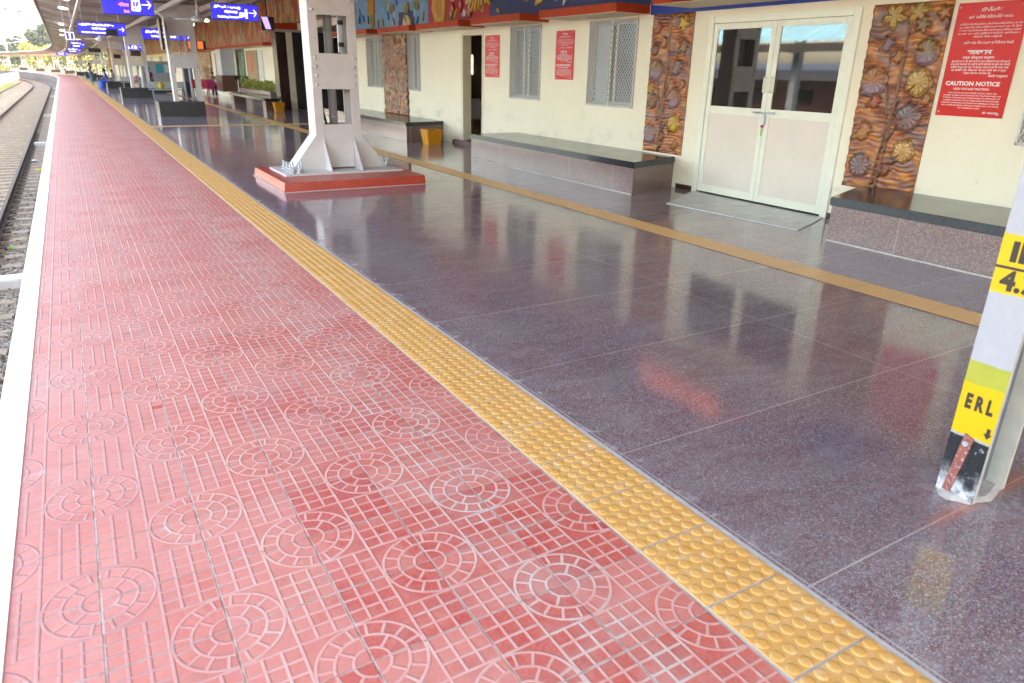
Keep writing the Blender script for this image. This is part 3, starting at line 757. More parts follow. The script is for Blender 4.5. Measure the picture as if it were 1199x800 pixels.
def wild_fn(u, v):
    a = fbm(u * 9, v * 4, 3.3); b = fbm(u * 17 + 2, v * 13, 1.2); h = .03 + .03 * max(0, .5 + a) + .012 * math.sin(u * 40 + v * 33 + 4 * b)
    c = lerp((.24, .045, .01), (.55, .19, .025), .5 + a * 1.3); c = lerp(c, (.07, .03, .012), .3 + 1.3 * b); c = lerp(c, (.34, .26, .17), ss(.36, .5, fbm(u * 12, v * 7, 7)))
    return max(.01, h), tuple(max(.01, x) for x in c), .02 * math.sin(v * 31) if u < .001 or u > 1.6 else 0
p3 = col_grid('relief_panel', 18.28, 19.95, .46, 2.47, WXP, .022, wild_fn, .06, M['relief'], M['relief_edge'], None)
tag(p3, 'rough orange-brown relief of tangled roots between two windows past the dark doorway', 'wall relief', 'glazed clay reliefs')
p4 = col_grid('relief_panel', 48.0, 52.8, .25, 2.4, WXP - .02, .05, wild_fn, .06, M['relief'], M['relief_edge'], None)
tag(p4, 'tall maroon-brown relief panel far along the platform behind the red chairs', 'wall relief', 'glazed clay reliefs')

def blob(mb, y, z, ry, rz, m, lift=.004, n=14, wob=.12, rot=0, star=0):
    ph = random.random() * 6; pts = []
    for k in range(n):
        t = 2 * PI * k / n; r = 1 + wob * math.sin(3 * t + ph) + wob * .6 * math.sin(5 * t + ph * 2)
        if star: r *= (.55 + .45 * abs(math.cos(star * t / 2)))
        a, b = ry * r * math.cos(t), rz * r * math.sin(t); pts.append((y + a * math.cos(rot) - b * math.sin(rot), max(2.46, z + a * math.sin(rot) + b * math.cos(rot))))
    mb.prism(pts, 'x', WXP - .006 - lift, WXP - .0055, m)
def flat(nm, c): M[nm] = paint(nm, c, .5, .12, 9)
for nm, c in dict(m_sky=(.16, .38, .60), m_red=(.48, .020, .022), m_navy=(.022, .030, .15), m_royal=(.02, .07, .42), m_gold=(.66, .42, .05), m_org=(.62, .26, .03), m_green=(.10, .26, .06), m_cream=(.72, .62, .42), m_lblue=(.30, .50, .66), m_tan=(.45, .28, .12), m_wht=(.75, .73, .68), m_bblue=(.03, .14, .38)).items(): flat(nm, c)
mur = thing('painted_mural', 'painted mural band of blue, red and navy folk figures above the red slabs', 'mural', (WXP, 14, 2.5))
def mural_part(nm, y0, y1, m, z0=2.58, z1=3.95):
    mb = MB(); mb.box(WXP - .0055, WXP - .0005, y0, y1, z0, z1, M[m]); return mb
mb = mural_part('a', 16.95, 23.3, 'm_sky')
rnd = random.Random(3)
for k in range(26):      # hanging gourd and fish shapes
    y = 17.3 + k * .23; z = rnd.uniform(2.78, 3.6)
    blob(mb, y, z, rnd.uniform(.03, .07), rnd.uniform(.09, .24), M[rnd.choice(['m_tan', 'm_org', 'm_bblue', 'm_cream', 'm_lblue'])], .004 + .0007 * k, rot=rnd.uniform(-.5, .5))
for k in range(16):
    y = 17.2 + k * .38; blob(mb, y, rnd.uniform(2.72, 3.0), .022, .11, M[rnd.choice(['m_bblue', 'm_bblue', 'm_org', 'm_tan'])], .03 + .0007 * k, rot=rnd.uniform(-.7, .7))
blob(mb, 20.7, 3.15, .24, .36, M['m_org'], .045); blob(mb, 20.68, 2.86, .15, .17, M['m_org'], .047); blob(mb, 20.68, 2.92, .11, .12, M['m_green'], .049)
for yy, zz in ((18.2, 3.05), (17.6, 3.1), (19.2, 3.1)): blob(mb, yy, zz, .15, .12, M['m_tan'], .046); blob(mb, yy, zz - .02, .09, .08, M['m_green'], .05)
child(mb, 'mural_panel', mur, 'sky blue mural section with hanging orange gourds')
mb = mural_part('b', 13.93, 16.94, 'm_red')
blob(mb, 16.35, 2.95, .36, .40, M['m_gold'], .01, wob=.08); blob(mb, 16.35, 2.98, .20, .22, M['m_org'], .014); blob(mb, 16.4, 3.4, .14, .3, M['m_gold'], .012)
for k in range(30):
    y = rnd.uniform(14.05, 15.9); z = rnd.uniform(2.75, 3.5)
    blob(mb, y, z, rnd.uniform(.03, .06), rnd.uniform(.06, .18), M[rnd.choice(['m_gold', 'm_cream', 'm_gold', 'm_lblue', 'm_wht', 'm_green'])], .008 + .0009 * k, rot=rnd.uniform(-.9, .9))
for yy, zz in ((15.2, 2.95), (14.75, 2.82), (14.25, 2.95), (15.6, 2.9)):
    blob(mb, yy, zz, .10, .15, M['m_red'], .040, 4, 0); blob(mb, yy, zz, .05, .07, M['m_wht'], .043, 8, 0, star=4); blob(mb, yy, zz, .02, .03, M['m_bblue'], .046)
for k in range(7): blob(mb, 14.0 + k * .11, 3.0 + .05 * math.sin(k), .035, .20, M['m_gold'], .05 + .001 * k, rot=.3 * (k - 3))
child(mb, 'mural_panel', mur, 'red mural section with yellow gourd and white flowers')
mb = mural_part('c', 8.96, 13.92, 'm_navy')
for k in range(16):
    y = 9.2 + k * .29; blob(mb, y, rnd.uniform(2.72, 3.3), rnd.uniform(.025, .06), rnd.uniform(.05, .15), M[rnd.choice(['m_gold', 'm_wht', 'm_red', 'm_org', 'm_cream'])], .01 + .001 * k, rot=rnd.uniform(-1, 1))
blob(mb, 12.0, 2.86, .17, .07, M['m_gold'], .03, rot=-.5); blob(mb, 11.2, 2.80, .03, .1, M['m_wht'], .03, rot=.4)
child(mb, 'mural_panel', mur, 'navy blue mural section with small gold and white shapes')
mb = mural_part('d', -6, 8.95, 'm_royal', 2.44, 3.95)
for k in range(26):
    y = -5 + k * .52; blob(mb, y, rnd.uniform(2.9, 3.7), rnd.uniform(.06, .16), rnd.uniform(.08, .24), M[rnd.choice(['m_gold', 'm_wht', 'm_red', 'm_org', 'm_cream', 'm_green'])], .01 + .001 * k, rot=rnd.uniform(-1, 1))
child(mb, 'mural_panel', mur, 'royal blue mural section over the double door')
mb = MB(); mb.box(WXP - .008, WXP - .0002, 17.75, 18.78, 2.585, 2.98, M['m_navy']); blob(mb, 18.28, 2.66, .24, .24, M['m_cream'], .012, 20, 0); blob(mb, 18.28, 2.72, .03, .14, M['m_gold'], .018)
child(mb, 'mural_inset', mur, 'small navy square with a cream rising disc over the tangled relief')
mb = MB(); mb.box(WXP - .20, WXP - .001, 31.2, 62, 2.56, 4.5, M['streaks']); mb.box(WXP - .21, WXP - .002, 23.3, 31.19, 3.12, 4.5, M['streaks'])
o = mb.build('streaked_mural'); tag(o, 'long mural fascia of vertical red, orange and green streaks far along the building', 'mural')

fb = thing('far_building', 'far part of the building bending with the platform, pale wall with dark openings', 'building', (WXP, 90, 0))
ribbon('wall', WXP, WXP + .3, 4.2, M['soffit'], ya=62.01, yb=125, kind=None, z0=0, parent=None)
o = bpy.data.objects['wall.001']; o.parent = fb; o.matrix_parent_inverse = Matrix.Translation(fb.location).inverted()
for k in range(7):
    y = 65 + k * 8.2; mb = MB(); mb.prism([(WXP - .02 + cx(y), y), (WXP + .05 + cx(y), y), (WXP + .05 + cx(y + 2.4), y + 2.4), (WXP - .02 + cx(y + 2.4), y + 2.4)], 'z', .02 if k % 2 else 1.0, 2.3, M[('dark', 'tan', 'greypanel', 'teal')[k % 4]]); child(mb, 'opening', fb)
ys_ = [62.01] + [q for q in YS if 62 < q < 125] + [125]; mb = MB()
for a, b in zip(ys_, ys_[1:]): mb.prism([(WXP - .12 + cx(a), a), (WXP - .005 + cx(a), a), (WXP - .005 + cx(b), b), (WXP - .12 + cx(b), b)], 'z', 2.5, 4.1, M['streaks'])
child(mb, 'mural_fascia', fb)

# windows with lattice grilles -------------------------------------
def window(y0, y1, z0, z1, label, seed=0, panes='frost'):
    t = thing('grilled_window', label, 'window', (WXP, (y0 + y1) / 2, z0), group='grilled windows')
    mb = MB()
    for a, b in ((y0, y0 + .05), (y1 - .05, y1)): mb.box(WXP + .09, WXP + .15, a, b, z0, z1, M['grille'])
    mb.box(WXP + .09, WXP + .15, y0 + .05, y1 - .05, z0, z0 + .05, M['grille']); mb.box(WXP + .09, WXP + .15, y0 + .05, y1 - .05, z1 - .05, z1, M['grille'])
    ym = (y0 + y1) / 2; mb.box(WXP + .085, WXP + .145, ym - .025, ym + .025, z0 + .05, z1 - .05, M['frame'])
    child(mb, 'frame', t)
    mb = MB(); mb.box(WXP + .11, WXP + .12, y0 + .05, ym - .025, z0 + .05, z1 - .05, M['frost']); child(mb, 'pane', t)
    mb = MB()
    if panes == 'open':
        mb.box(WXP + .11, WXP + .12, ym + .20, y1 - .05, z0 + .05, z1 - .05, M['lightpanel']); child(mb, 'pane', t)
        mb = MB(); mb.box(WXP + .16, WXP + .17, y0 + .02, y1 - .02, z0 + .02, z1 - .02, M['dark']); child(mb, 'dark_gap', t)
    else: mb.box(WXP + .11, WXP + .12, ym + .025, y1 - .05, z0 + .05, z1 - .05, M['frost']); child(mb, 'pane', t)
    # diamond lattice proud of the opening
    mb = MB(); xg = WXP - .015; A, B, C_, D = y0 - .02, y1 + .02, z0 - .03, z1 + .02
    sy, sz = .062, .088; k0 = -int((D - C_) / sz) - 2
    H = D - C_; W = B - A; sl = sz / sy
    n = int((W + H / sl) / sy) + 2
    for sgn in (1, -1):
        for k in range(n):
            # line z = C + sl*(y - s)  clipped
            s0 = A - H / sl + k * sy
            pts = []
            ya = max(A, s0); yb = min(B, s0 + H / sl)
            if yb - ya < .01: continue
            za, zb = C_ + sl * (ya - s0), C_ + sl * (yb - s0)
            if sgn < 0: ya, yb = A + B - ya, A + B - yb
            mb.bar((xg + .003 * sgn, ya, za), (xg + .003 * sgn, yb, zb), .004, .0085, M['grille'])
    for a, b, c, d in ((A, A + .02, C_, D), (B - .02, B, C_, D), (A, B, C_, C_ + .02), (A, B, D - .02, D)): mb.box(xg - .01, xg + .008, a, b, c, d, M['grille'])
    mb.box(xg - .012, xg + .01, ym - .009, ym + .009, C_, D, M['frame'])
    child(mb, 'grille', t)
    return t
window(9.22, 10.42, 1.12, 2.40, 'grilled window with a dark gap beside the orange and brown relief', panes='open')
window(11.97, 13.04, 1.13, 2.41, 'grilled grey window between the two small red notices')
window(17.52, 18.25, 1.12, 2.42, 'narrow grilled window just right of the tangled relief panel')
window(19.95, 21.3, 1.13, 2.42, 'grilled window left of the tangled relief, beside the white steel column')
window(1.9, 3.5, 1.07, 2.40, 'grilled window at the right border past the large red notice')

# the double door ----------------------------------------------------
dr = thing('double_door', 'ivory double door with glazed upper halves, bolted and padlocked', 'door', (WXP, 6.55, 0))
y0, y1, zt = 5.42, 7.68, 2.345
mb = MB(); xf0, xf1 = WXP - .025, WXP + .06
mb.box(xf0, xf1, y1 - .075, y1 + .02, 0, zt + .01, M['frame'], .004); mb.box(xf0, xf1, y0 - .02, y0 + .075, 0, zt + .01, M['frame'], .004); mb.box(xf0 + .001, xf1, y0 + .075, y1 - .075, zt - .075, zt + .009, M['frame'], .004)
child(mb, 'door_frame', dr)
def leaf(a, b, lab):
    mb = MB(); xa, xb = WXP - .012, WXP + .03; s = .075
    mb.box(xa, xb, a, a + s, .03, zt - .08, M['frame'], .003); mb.box(xa, xb, b - s, b, .03, zt - .08, M['frame'], .003)
    for za, zb in ((.03, .13), (1.115, 1.215), (zt - .155, zt - .08)): mb.box(xa + .001, xb - .001, a + s, b - s, za, zb, M['frame'], .003)
    L = child(mb, 'door_leaf', dr)
    mb = MB(); mb.box(xa + .012, xa + .02, a + s - .003, b - s + .003, .128, 1.117, M['panel']); o = mb.build('lower_panel'); o.parent = L; o.matrix_parent_inverse = L.matrix_parent_inverse @ Matrix.Identity(4); o.matrix_parent_inverse = Matrix.Identity(4)
    mb = MB(); mb.box(xa + .012, xa + .018, a + s - .003, b - s + .003, 1.213, zt - .153, M['doorglass']); o = mb.build('glass_pane'); o.parent = L; o.matrix_parent_inverse = Matrix.Identity(4)
    return L
L1 = leaf(6.552, 7.60, 'l'); L2 = leaf(5.50, 6.548, 'r')
mb = MB()
mb.tube([(WXP - .015, 6.60, 1.42), (WXP - .055, 6.60, 1.42), (WXP - .055, 6.60, 1.60), (WXP - .015, 6.60, 1.60)], .009, M['frame']); child(mb, 'handle', dr)
mb = MB(); mb.tube([(WXP - .015, 6.50, 1.42), (WXP - .055, 6.50, 1.42), (WXP - .055, 6.50, 1.60), (WXP - .015, 6.50, 1.60)], .009, M['frame']); child(mb, 'handle', dr)
mb = MB(); mb.tube([(WXP - .032, 6.74, 1.17), (WXP - .032, 6.36, 1.17)], .008, M['zinc']); mb.box(WXP - .03, WXP - .013, 6.62, 6.70, 1.15, 1.19, M['zinc']); mb.box(WXP - .03, WXP - .013, 6.40, 6.48, 1.15, 1.19, M['zinc'])
mb.tube([(WXP - .032, 6.655, 1.17), (WXP - .052, 6.655, 1.155), (WXP - .05, 6.655, 1.13)], .005, M['zinc']); child(mb, 'slide_bolt', dr)
mb = MB(); mb.box(WXP - .045, WXP - .02, 6.52, 6.58, 1.02, 1.14, M['zinc'], .006); mb.tube([(WXP - .033, 6.535, 1.13), (WXP - .033, 6.535, 1.165), (WXP - .033, 6.565, 1.165), (WXP - .033, 6.565, 1.13)], .005, M['zinc'])
mb.tube([(WXP - .034, 6.552, 1.02), (WXP - .034, 6.552, .985)], .018, M['magenta'], 10); mb.box(WXP - .038, WXP - .030, 6.545, 6.56, .88, .975, M['greenlock']); child(mb, 'padlock', dr)
# grey stone ramp slab in front of door
mb = MB(); mb.prism([(7.735, 5.44), (7.33, 5.26), (6.78, 5.05), (6.62, 7.02), (7.735, 7.66)], 'z', .001, .012, M['ramp'])
tag(mb.build('door_slab'), 'flat grey stone slab laid on the floor before the double door', 'stone slab')
# LED board above the door
t = thing('led_board', 'black display board with orange letters above the double door', 'display board', (7.1, 6.9, 2.5))
mb = MB(); mb.box(6.93, 7.015, 5.9, 7.62, 2.505, 2.86, M['case']); child(mb, 'case', t)
mb = MB(); mb.box(6.925, 6.9299, 5.93, 7.59, 2.525, 2.84, M['ledorange']); child(mb, 'screen', t)

# doorway with office inside -------------------------------------------
t = thing('open_doorway', 'open doorway into a dim office beyond the first small notice', 'doorway', (WXP, 14.7, 0))
mb = MB(); mb.box(WXP - .01, WXP + .20, 15.14, 15.23, .10, 2.385, M['soffit']); mb.box(WXP - .01, WXP + .2, 14.19, 14.25, .10, 2.385, M['soffit']); mb.box(WXP - .009, WXP + .2, 14.25, 15.14, 2.33, 2.384, M['soffit']); child(mb, 'door_frame', t)
mb = MB(); mb.box(WXP - .10, WXP + .23, 14.1, 15.45, .001, .10, M['bench']); child(mb, 'step', t)
mb = MB(); mb.box(8.0, 15.8, 13.9, 23.1, -.02, .08, M['brownstone'])
for q in ((13.9, 21.95, .08, 4.2), (22.4, 23.1, .08, 4.2), (21.95, 22.4, .08, 1.5), (21.95, 22.4, 2.1, 4.2)): mb.box(11.6, 11.7, *q, M['brown'])
child(mb, 'room', t)
mb = MB(); mb.box(9.1, 9.9, 16.2, 18.0, .78, .82, M['dark'])
for a, b in ((9.15, 16.25), (9.85, 16.25), (9.15, 17.95), (9.85, 17.95)): mb.box(a - .02, a + .02, b - .02, b + .02, .08, .78, M['dark'])
tag(mb.build('office_desk'), 'dark office desk inside the open doorway', 'desk')
def chair_frame(name, loc, rz, m, label, cat='chair', group=None):
    t = thing(name, label, cat, loc, rz, group)
    mb = MB(); mb.box(-.21, .21, -.20, .21, .42, .45, M[m], .01); s = mb.build('seat'); s.parent = t
    mb = MB(); mb.prism([(-.20, .47), (-.22, .82), (-.15, .90), (.15, .90), (.22, .82), (.20, .47)], 'y', .20, .225, M[m]); s = mb.build('backrest'); s.parent = t
    for sx in (-1, 1):
        for sy in (-1, 1):
            mb = MB(); mb.tube([(sx * .19, sy * .18, .43), (sx * .23, sy * .22, .0)], .018, M[m], 8); s = mb.build('leg'); s.parent = t
        mb = MB(); mb.tube([(sx * .22, -.18, .43), (sx * .24, -.18, .63), (sx * .24, .21, .66)], .018, M[m], 8); s = mb.build('armrest'); s.parent = t
    return t
chair_frame('office_chair', (8.62, 16.1, .08), 2.2, 'lightpanel', 'pale plastic chair just inside the open doorway')

# benches ----------------------------------------------------------------
def bench(y0, y1, label, xo=6.64, h=.455, sk0=0, sk1=0):
    t = thing('stone_bench', label, 'bench', ((xo + WXP) / 2, (y0 + y1) / 2, 0), group='stone benches along the wall')
    def quad(a, xi, g, z0, z1, m):
        mb = MB(); mb.prism([(xo + a, y0 + g), (xo + a, y1 - g), (xi, y1 + sk1 - g), (xi, y0 + sk0 + g)], 'z', z0, z1, m)
        return mb
    b = child(quad(.02, WXP - .003, .02, 0, h - .09, M['bench']), 'base', t); b.data.materials.append(M['benchend'])
    for p in b.data.polygons:
        if p.normal.y < -.5: p.material_index = 1
    mb = quad(0, WXP - .002, 0, h - .089, h, M['black']); bmesh.ops.remove_doubles(mb.bm, verts=mb.bm.verts[:], dist=1e-5)
    bmesh.ops.bevel(mb.bm, geom=mb.bm.edges[:], offset=.010, segments=2, affect='EDGES'); child(mb, 'seat_slab', t)
    mb = MB(); mb.box(xo + .004, xo + .0195, y0 + .03, y1 - .03, .0, .012, M['grout']); child(mb, 'cement_fillet', t)
    return t
bench(-6, 4.62, 'long stone bench with black top under the large red notice', sk1=.40)
bench(7.76, 12.70, 'stone bench with black top under the window, left of the double door', sk0=.36)
bench(15.9, 23.2, 'stone bench with black top behind the red based column', sk0=.30)
t = thing('slab_bench', 'long bench of one black slab on two brown blocks past the brown pillar', 'bench', (6.8, 33, 0))
mb = MB(); mb.box(6.5, 7.12, 29.5, 36.6, .36, .46, M['black'], .01); child(mb, 'seat_slab', t)
mb = MB(); mb.box(6.55, 7.08, 29.55, 30.1, 0, .36, M['brownstone']); child(mb, 'support_block', t)
mb = MB(); mb.box(6.55, 7.08, 35.9, 36.5, 0, .36, M['brownstone']); child(mb, 'support_block', t)

# orange planters
def planter(loc, label):
    t = thing('planter_box', label, 'planter', loc, 0, 'tapered orange planter boxes')
    mb = MB(); a, b, h = .15, .20, .33
    mb.faces([(-a, -a, 0), (a, -a, 0), (a, a, 0), (-a, a, 0), (-b, -b, h), (b, -b, h), (b, b, h), (-b, b, h)], [(3, 2, 1, 0), (0, 1, 5, 4), (1, 2, 6, 5), (2, 3, 7, 6), (3, 0, 4, 7)], M['orange'])
    c = b - .02
    mb.faces([(-b, -b, h), (b, -b, h), (b, b, h), (-b, b, h), (-c, -c, h), (c, -c, h), (c, c, h), (-c, c, h)], [(0, 1, 5, 4), (1, 2, 6, 5), (2, 3, 7, 6), (3, 0, 4, 7)], M['orange'])
    o = mb.build('box'); o.parent = t
    mb = MB(); mb.box(-c, c, -c, c, h - .05, h - .02, M['soil']); o = mb.build('soil'); o.parent = t
planter((7.08, 15.45, 0), 'tapered orange planter box at the end of the stone bench by the open doorway')
planter((6.95, 29.2, 0), 'tapered orange planter box at the end of the black slab bench, far off')

# ------------------------------------------------------------------ notices
P_EN = "THIS STATION HAS ELECTRIFIED TRACKS. PUBLIC ARE\nWARNED TO KEEP AWAY FROM ELECTRIC TRACTION WIRES AND\nFITTINGS. THEY ARE ALSO FOREWARNED TO APPROACH OR\nCOME IN CONTACT WITH WIRES AND FITTINGS EITHER\nDIRECTLY IN PERSON, OR THROUGH UMBRELLA, STICK OR\nANY OTHER MATERIAL, METALLIC WIRES, ETC. IT IS FATAL\nTO HUMAN LIFE."
P_TE = "ఈ స్టేషన్ వద్ద విద్యుత్ తీగలు ఉన్నవి ప్రజలు విద్యుత్ తీగలకు దూరంగా\nఉండ వలెను తీగల దగ్గరకు వెళ్ళరాదు తాకరాదు గొడుగు కర్ర ద్వారా\nకూడా తాకరాదు ప్రమాదము ప్రాణ హాని జరుగును ప్రజలు గమనించి\nదూరంగా ఉండ వలెను రైల్వే వారి హెచ్చరిక ఇది ప్రజలకు\nతెలియ చేయడమైనది"
P_HI = "इस स्टेशन पर रेल की पटरी के ऊपर बिजली के तार लगे हुए हैं\nजनता को चेतावनी दी जाती है कि वे बिजली के तारों और उनकी\nफिटिंग से दूर रहें। यह भी बताया जाता है कि वे छाता छड़ी\nया किसी और चीज़ से भी इन तारों को न छुएं।\nऐसा करना घातक है।"
def notice(y1, y0, z0, z1, label):
    W, H = y1 - y0, z1 - z0; t = thing('caution_notice', label, 'notice board', (WXP, (y0 + y1) / 2, z0), group='red caution notices on the wall')
    mb = MB(); mb.box(WXP - .014, WXP - .004, y0, y1, z0, z1, M['notice'], .001); child(mb, 'board', t)
    w = W; f = lambda fr: H * (1 - fr)
    it = [("హెచ్చరిక", .50 * w, f(.065), .050 * w * 1.25, .0008, .30 * w, 'CENTER'),
          ("అధిక ఓల్టేజి విద్యుద్దీకరణము", .50 * w, f(.125), .05 * w, .0006, .62 * w, 'CENTER')]
    for i, l in enumerate(P_TE.split('\n')): it.append((l, .52 * w, f(.185 + .027 * i), .030 * w, .0003, (.88 if i < 4 else .4) * w, 'CENTER'))
    it += [("అధికారపూర్వకముగా జారీచేయబడినది", .55 * w, f(.345), .047 * w, .0005, .70 * w, 'CENTER'),
           ("सावधान", .46 * w, f(.428), .085 * w, .0022, .36 * w, 'CENTER'), ("उच्च वोल्टता कर्षण", .46 * w, f(.475), .045 * w, .0006, .46 * w, 'CENTER')]
    for i, l in enumerate(P_HI.split('\n')): it.append((l, .50 * w, f(.508 + .026 * i), .034 * w, .0004, (.84, .86, .84, .80, .4)[i] * w, 'CENTER'))
    it += [("आदेशानुसार", .80 * w, f(.635), .042 * w, .0005, .28 * w, 'CENTER'),
           ("CAUTION NOTICE", .46 * w, f(.705), .082 * w, .0022, .80 * w, 'CENTER'), ("HIGH VOLTAGE TRACTION", .46 * w, f(.752), .040 * w, .0008, .52 * w, 'CENTER')]
    for i, l in enumerate(P_EN.split('\n')): it.append((l, .49 * w, f(.788 + .0225 * i), .024 * w, .0003, (.72, .86, .84, .83, .86, .86, .34)[i] * w, 'CENTER'))
    it.append(("BY ORDER", .82 * w, f(.958), .036 * w, .0006, .22 * w, 'CENTER'))
    mb = MB(); write(mb, it, (WXP - .014, y1, z0), (0, -1, 0), (0, 0, 1), M['white_ink'], .0012); child(mb, 'lettering', t)
    for a, b in ((.05, .035), (.93, .035), (.05, .965), (.93, .965)):
        mb = MB(); mb.tube([(WXP - .013, y1 - a * W, z0 + b * H), (WXP - .022, y1 - a * W, z0 + b * H)], .011, M['zinc'], 10); child(mb, 'screw', t)
notice(4.35, 3.70, 1.27, 2.32, 'large red caution notice on cream wall beside the lily pad relief')
notice(11.44, 10.88, 1.49, 2.30, 'small red caution notice between the two grilled windows')
notice(14.10, 13.50, 1.49, 2.30, 'faded red caution notice next to the open doorway')

# ------------------------------------------------------------------ columns
def column(px0, px1, py, depth, zt, label, plinth, first_open=.81):
    """battened steel column: two channels joined by plates; plinth = 'red' or 'black'"""
    c = thing('steel_column', label, 'column', ((px0 + px1) / 2, py, 0))
    cxm = (px0 + px1) / 2; hw = (px1 - px0) / 2
    def add(mb, nm, lab=None): o = mb.build(nm); o.parent = c; return tag(o, lab)
    base = .13 if plinth == 'red' else .46
    if plinth == 'red':
        mb = MB(); x0, x1 = 2.32 - cxm, 4.42 - cxm; ya, yb = -1.0, .85
        mb.prism([(x0, 0), (x1, 0), (x1 - .02, base), (x0 + .02, base)], 'y', ya, yb, M['redplinth']); add(mb, 'plinth', 'low red painted plinth')
        mb = MB(); mb.box(x0 - .02, x1 + .02, ya - .02, yb + .02, -.001, .006, M['grout']); add(mb, 'cement_margin')
        mb = MB(); mb.box(2.50 - cxm, 4.30 - cxm, -.42, .58, base + .001, base + .028, M['steel'], .003); add(mb, 'base_plate')
    else:
        mb = MB(); mb.box(-.97, .44, -.25, .85, 0, base, M['plinthstone'], .008); add(mb, 'plinth', 'black stone clad plinth')
    z0 = base + .028 if plinth == 'red' else base
    fl, web = .13, .012
    for sx in (-1, 1):
        mb = MB(); xo = sx * hw; xi = sx * (hw - fl)
        mb.box(xo, xo - sx * .016, 0, depth, z0, zt, M['steel']); mb.box(xi, xo - sx * .0161, 0, .016, z0, zt, M['steel']); mb.box(xi, xo - sx * .0161, depth - .016, depth, z0, zt, M['steel'])
        add(mb, 'channel')
    z = z0; k = 0; edges = []
    if plinth == 'red': plates = [(z0 + .02, .81), (1.31, 1.80), (2.31, 2.85), (3.3, zt)]
    else: plates = [(.95 + .55, 1.95), (2.5, 3.0)]
    inner = hw - fl
    for (a, b) in plates:
        for ys in (-.0125, depth + .0005):
            mb = MB()
            if a > z0 + .1: mb.box(-hw + .006, hw - .006, ys, ys + .012, a, b, M['steel'])
            else: mb.box(-inner + .004, inner - .004, .004 if ys < 0 else depth - .012, .012 if ys < 0 else depth - .004, a, b, M['steel'])
            if a > z0 + .1 and ys < 0:
                nb = 4
                for i in range(nb):
                    zz = a + (b - a) * (i + .5) / nb * .92 + .02
                    for sx in (-1, 1): mb.lathe([(.027, 0), (.024, .010), (.013, .020)], M['steel'], (0, 0, 0), 8); 
                # rivets are lathe'd upright: rotate them to face the platform
                bm = mb.bm; bm.verts.ensure_lookup_table(); nper = 24; tot = len(bm.verts); st = tot - nb * 2 * nper
                idx = 0
                for i in range(nb):
                    zz = a + (b - a) * (i + .5) / nb
                    for sx in (-1, 1):
                        for v in bm.verts[st + idx * nper: st + (idx + 1) * nper]:
                            x_, y_, z_ = v.co; v.co = Vector((x_ + sx * (hw - .065), ys - z_, y_ + zz))
                        idx += 1
            add(mb, 'batten_plate')
    return c, add, base, z0, hw, inner
H_TOP = 3.25
c, add, base, z0, hw, inner = column(3.10, 3.80, 10.88, .36, H_TOP, 'white steel column on a low red plinth, nearest to the viewer', 'red')
# gussets, ribs and anchor bolts of the near column
for sx in (-1, 1):
    mb = MB(); mb.prism([(sx * hw, z0), (sx * (hw + .36), z0), (sx * (hw + .36), z0 + .05), (sx * hw, .66)], 'y', .001, .015, M['steel']); add(mb, 'gusset_plate')
    mb = MB(); mb.prism([(sx * hw, z0), (sx * (hw + .36), z0), (sx * (hw + .36), z0 + .05), (sx * hw, .66)], 'y', .345, .359, M['steel']); add(mb, 'gusset_plate')
    mb = MB(); mb.prism([(-.001, z0), (-.30, z0), (-.30, z0 + .03), (-.001, .60)], 'x', sx * (inner + .01), sx * (inner + .024), M['steel']); add(mb, 'stiffener')
mb = MB()
mb.faces([(-hw - .36, .02, z0 + .05), (-hw - .36, .34, z0 + .05), (-hw - .002, .34, .655), (-hw - .002, .02, .655)], [(0, 1, 2, 3)], M['steel']); add(mb, 'sloping_plate')
for (bx, by) in [(-.80, -.24), (-.80, -.08), (-.72, -.30), (-.80, .10), (-.80, .28), (-.66, -.20), (.74, .02), (.80, .10), (.80, .3), (.72, .42)]:
    mb = MB(); hb = random.uniform(.12, .17); mb.tube([(bx, by, z0), (bx, by, z0 + hb)], .014, M['zinc'], 8)
    mb.tube([(bx, by, z0 + .03), (bx, by, z0 + .055)], .034, M['zinc'], 6, smooth=False); mb.tube([(bx, by, z0), (bx, by, z0 + .012)], .045, M['zinc'], 10)
    add(mb, 'anchor_bolt')
mb = MB(); mb.tube([(3.44, 11.07, .16), (3.44, 11.07, 3.3)], .062, M['pipe'], 16)
for z in (.9, 1.5, 2.1): mb.tube([(3.44, 11.07, z), (3.44, 11.07, z + .03)], .070, M['pipe'], 16)
tag(mb.build('drain_pipe'), 'grey vertical drainpipe running inside the near column', 'pipe')
# black loop standing in for an unidentified dark shape behind the pipe
mb = MB(); mb.tube([(3.33, 11.19, 1.28), (3.31, 11.19, 1.1), (3.33, 11.19, .93), (3.36, 11.19, .80), (3.42, 11.20, .75), (3.52, 11.19, .95), (3.56, 11.19, 1.1), (3.53, 11.19, 1.24), (3.47, 11.19, 1.30)], .019, M['case'], 8)
tag(mb.build('dark_loop'), 'thick black loop added for an unidentified dark shape behind the drainpipe', 'dark shape')
mb = MB(); mb.box(3.60, 3.66, 11.08, 11.14, 1.82, 2.35, M['lightpanel'], .004)
for z in (1.9, 2.2): mb.box(3.59, 3.67, 11.05, 11.078, z, z + .06, M['case'])
tag(mb.build('conduit'), 'pale cable conduit with black clamps in the upper opening of near column', 'conduit')

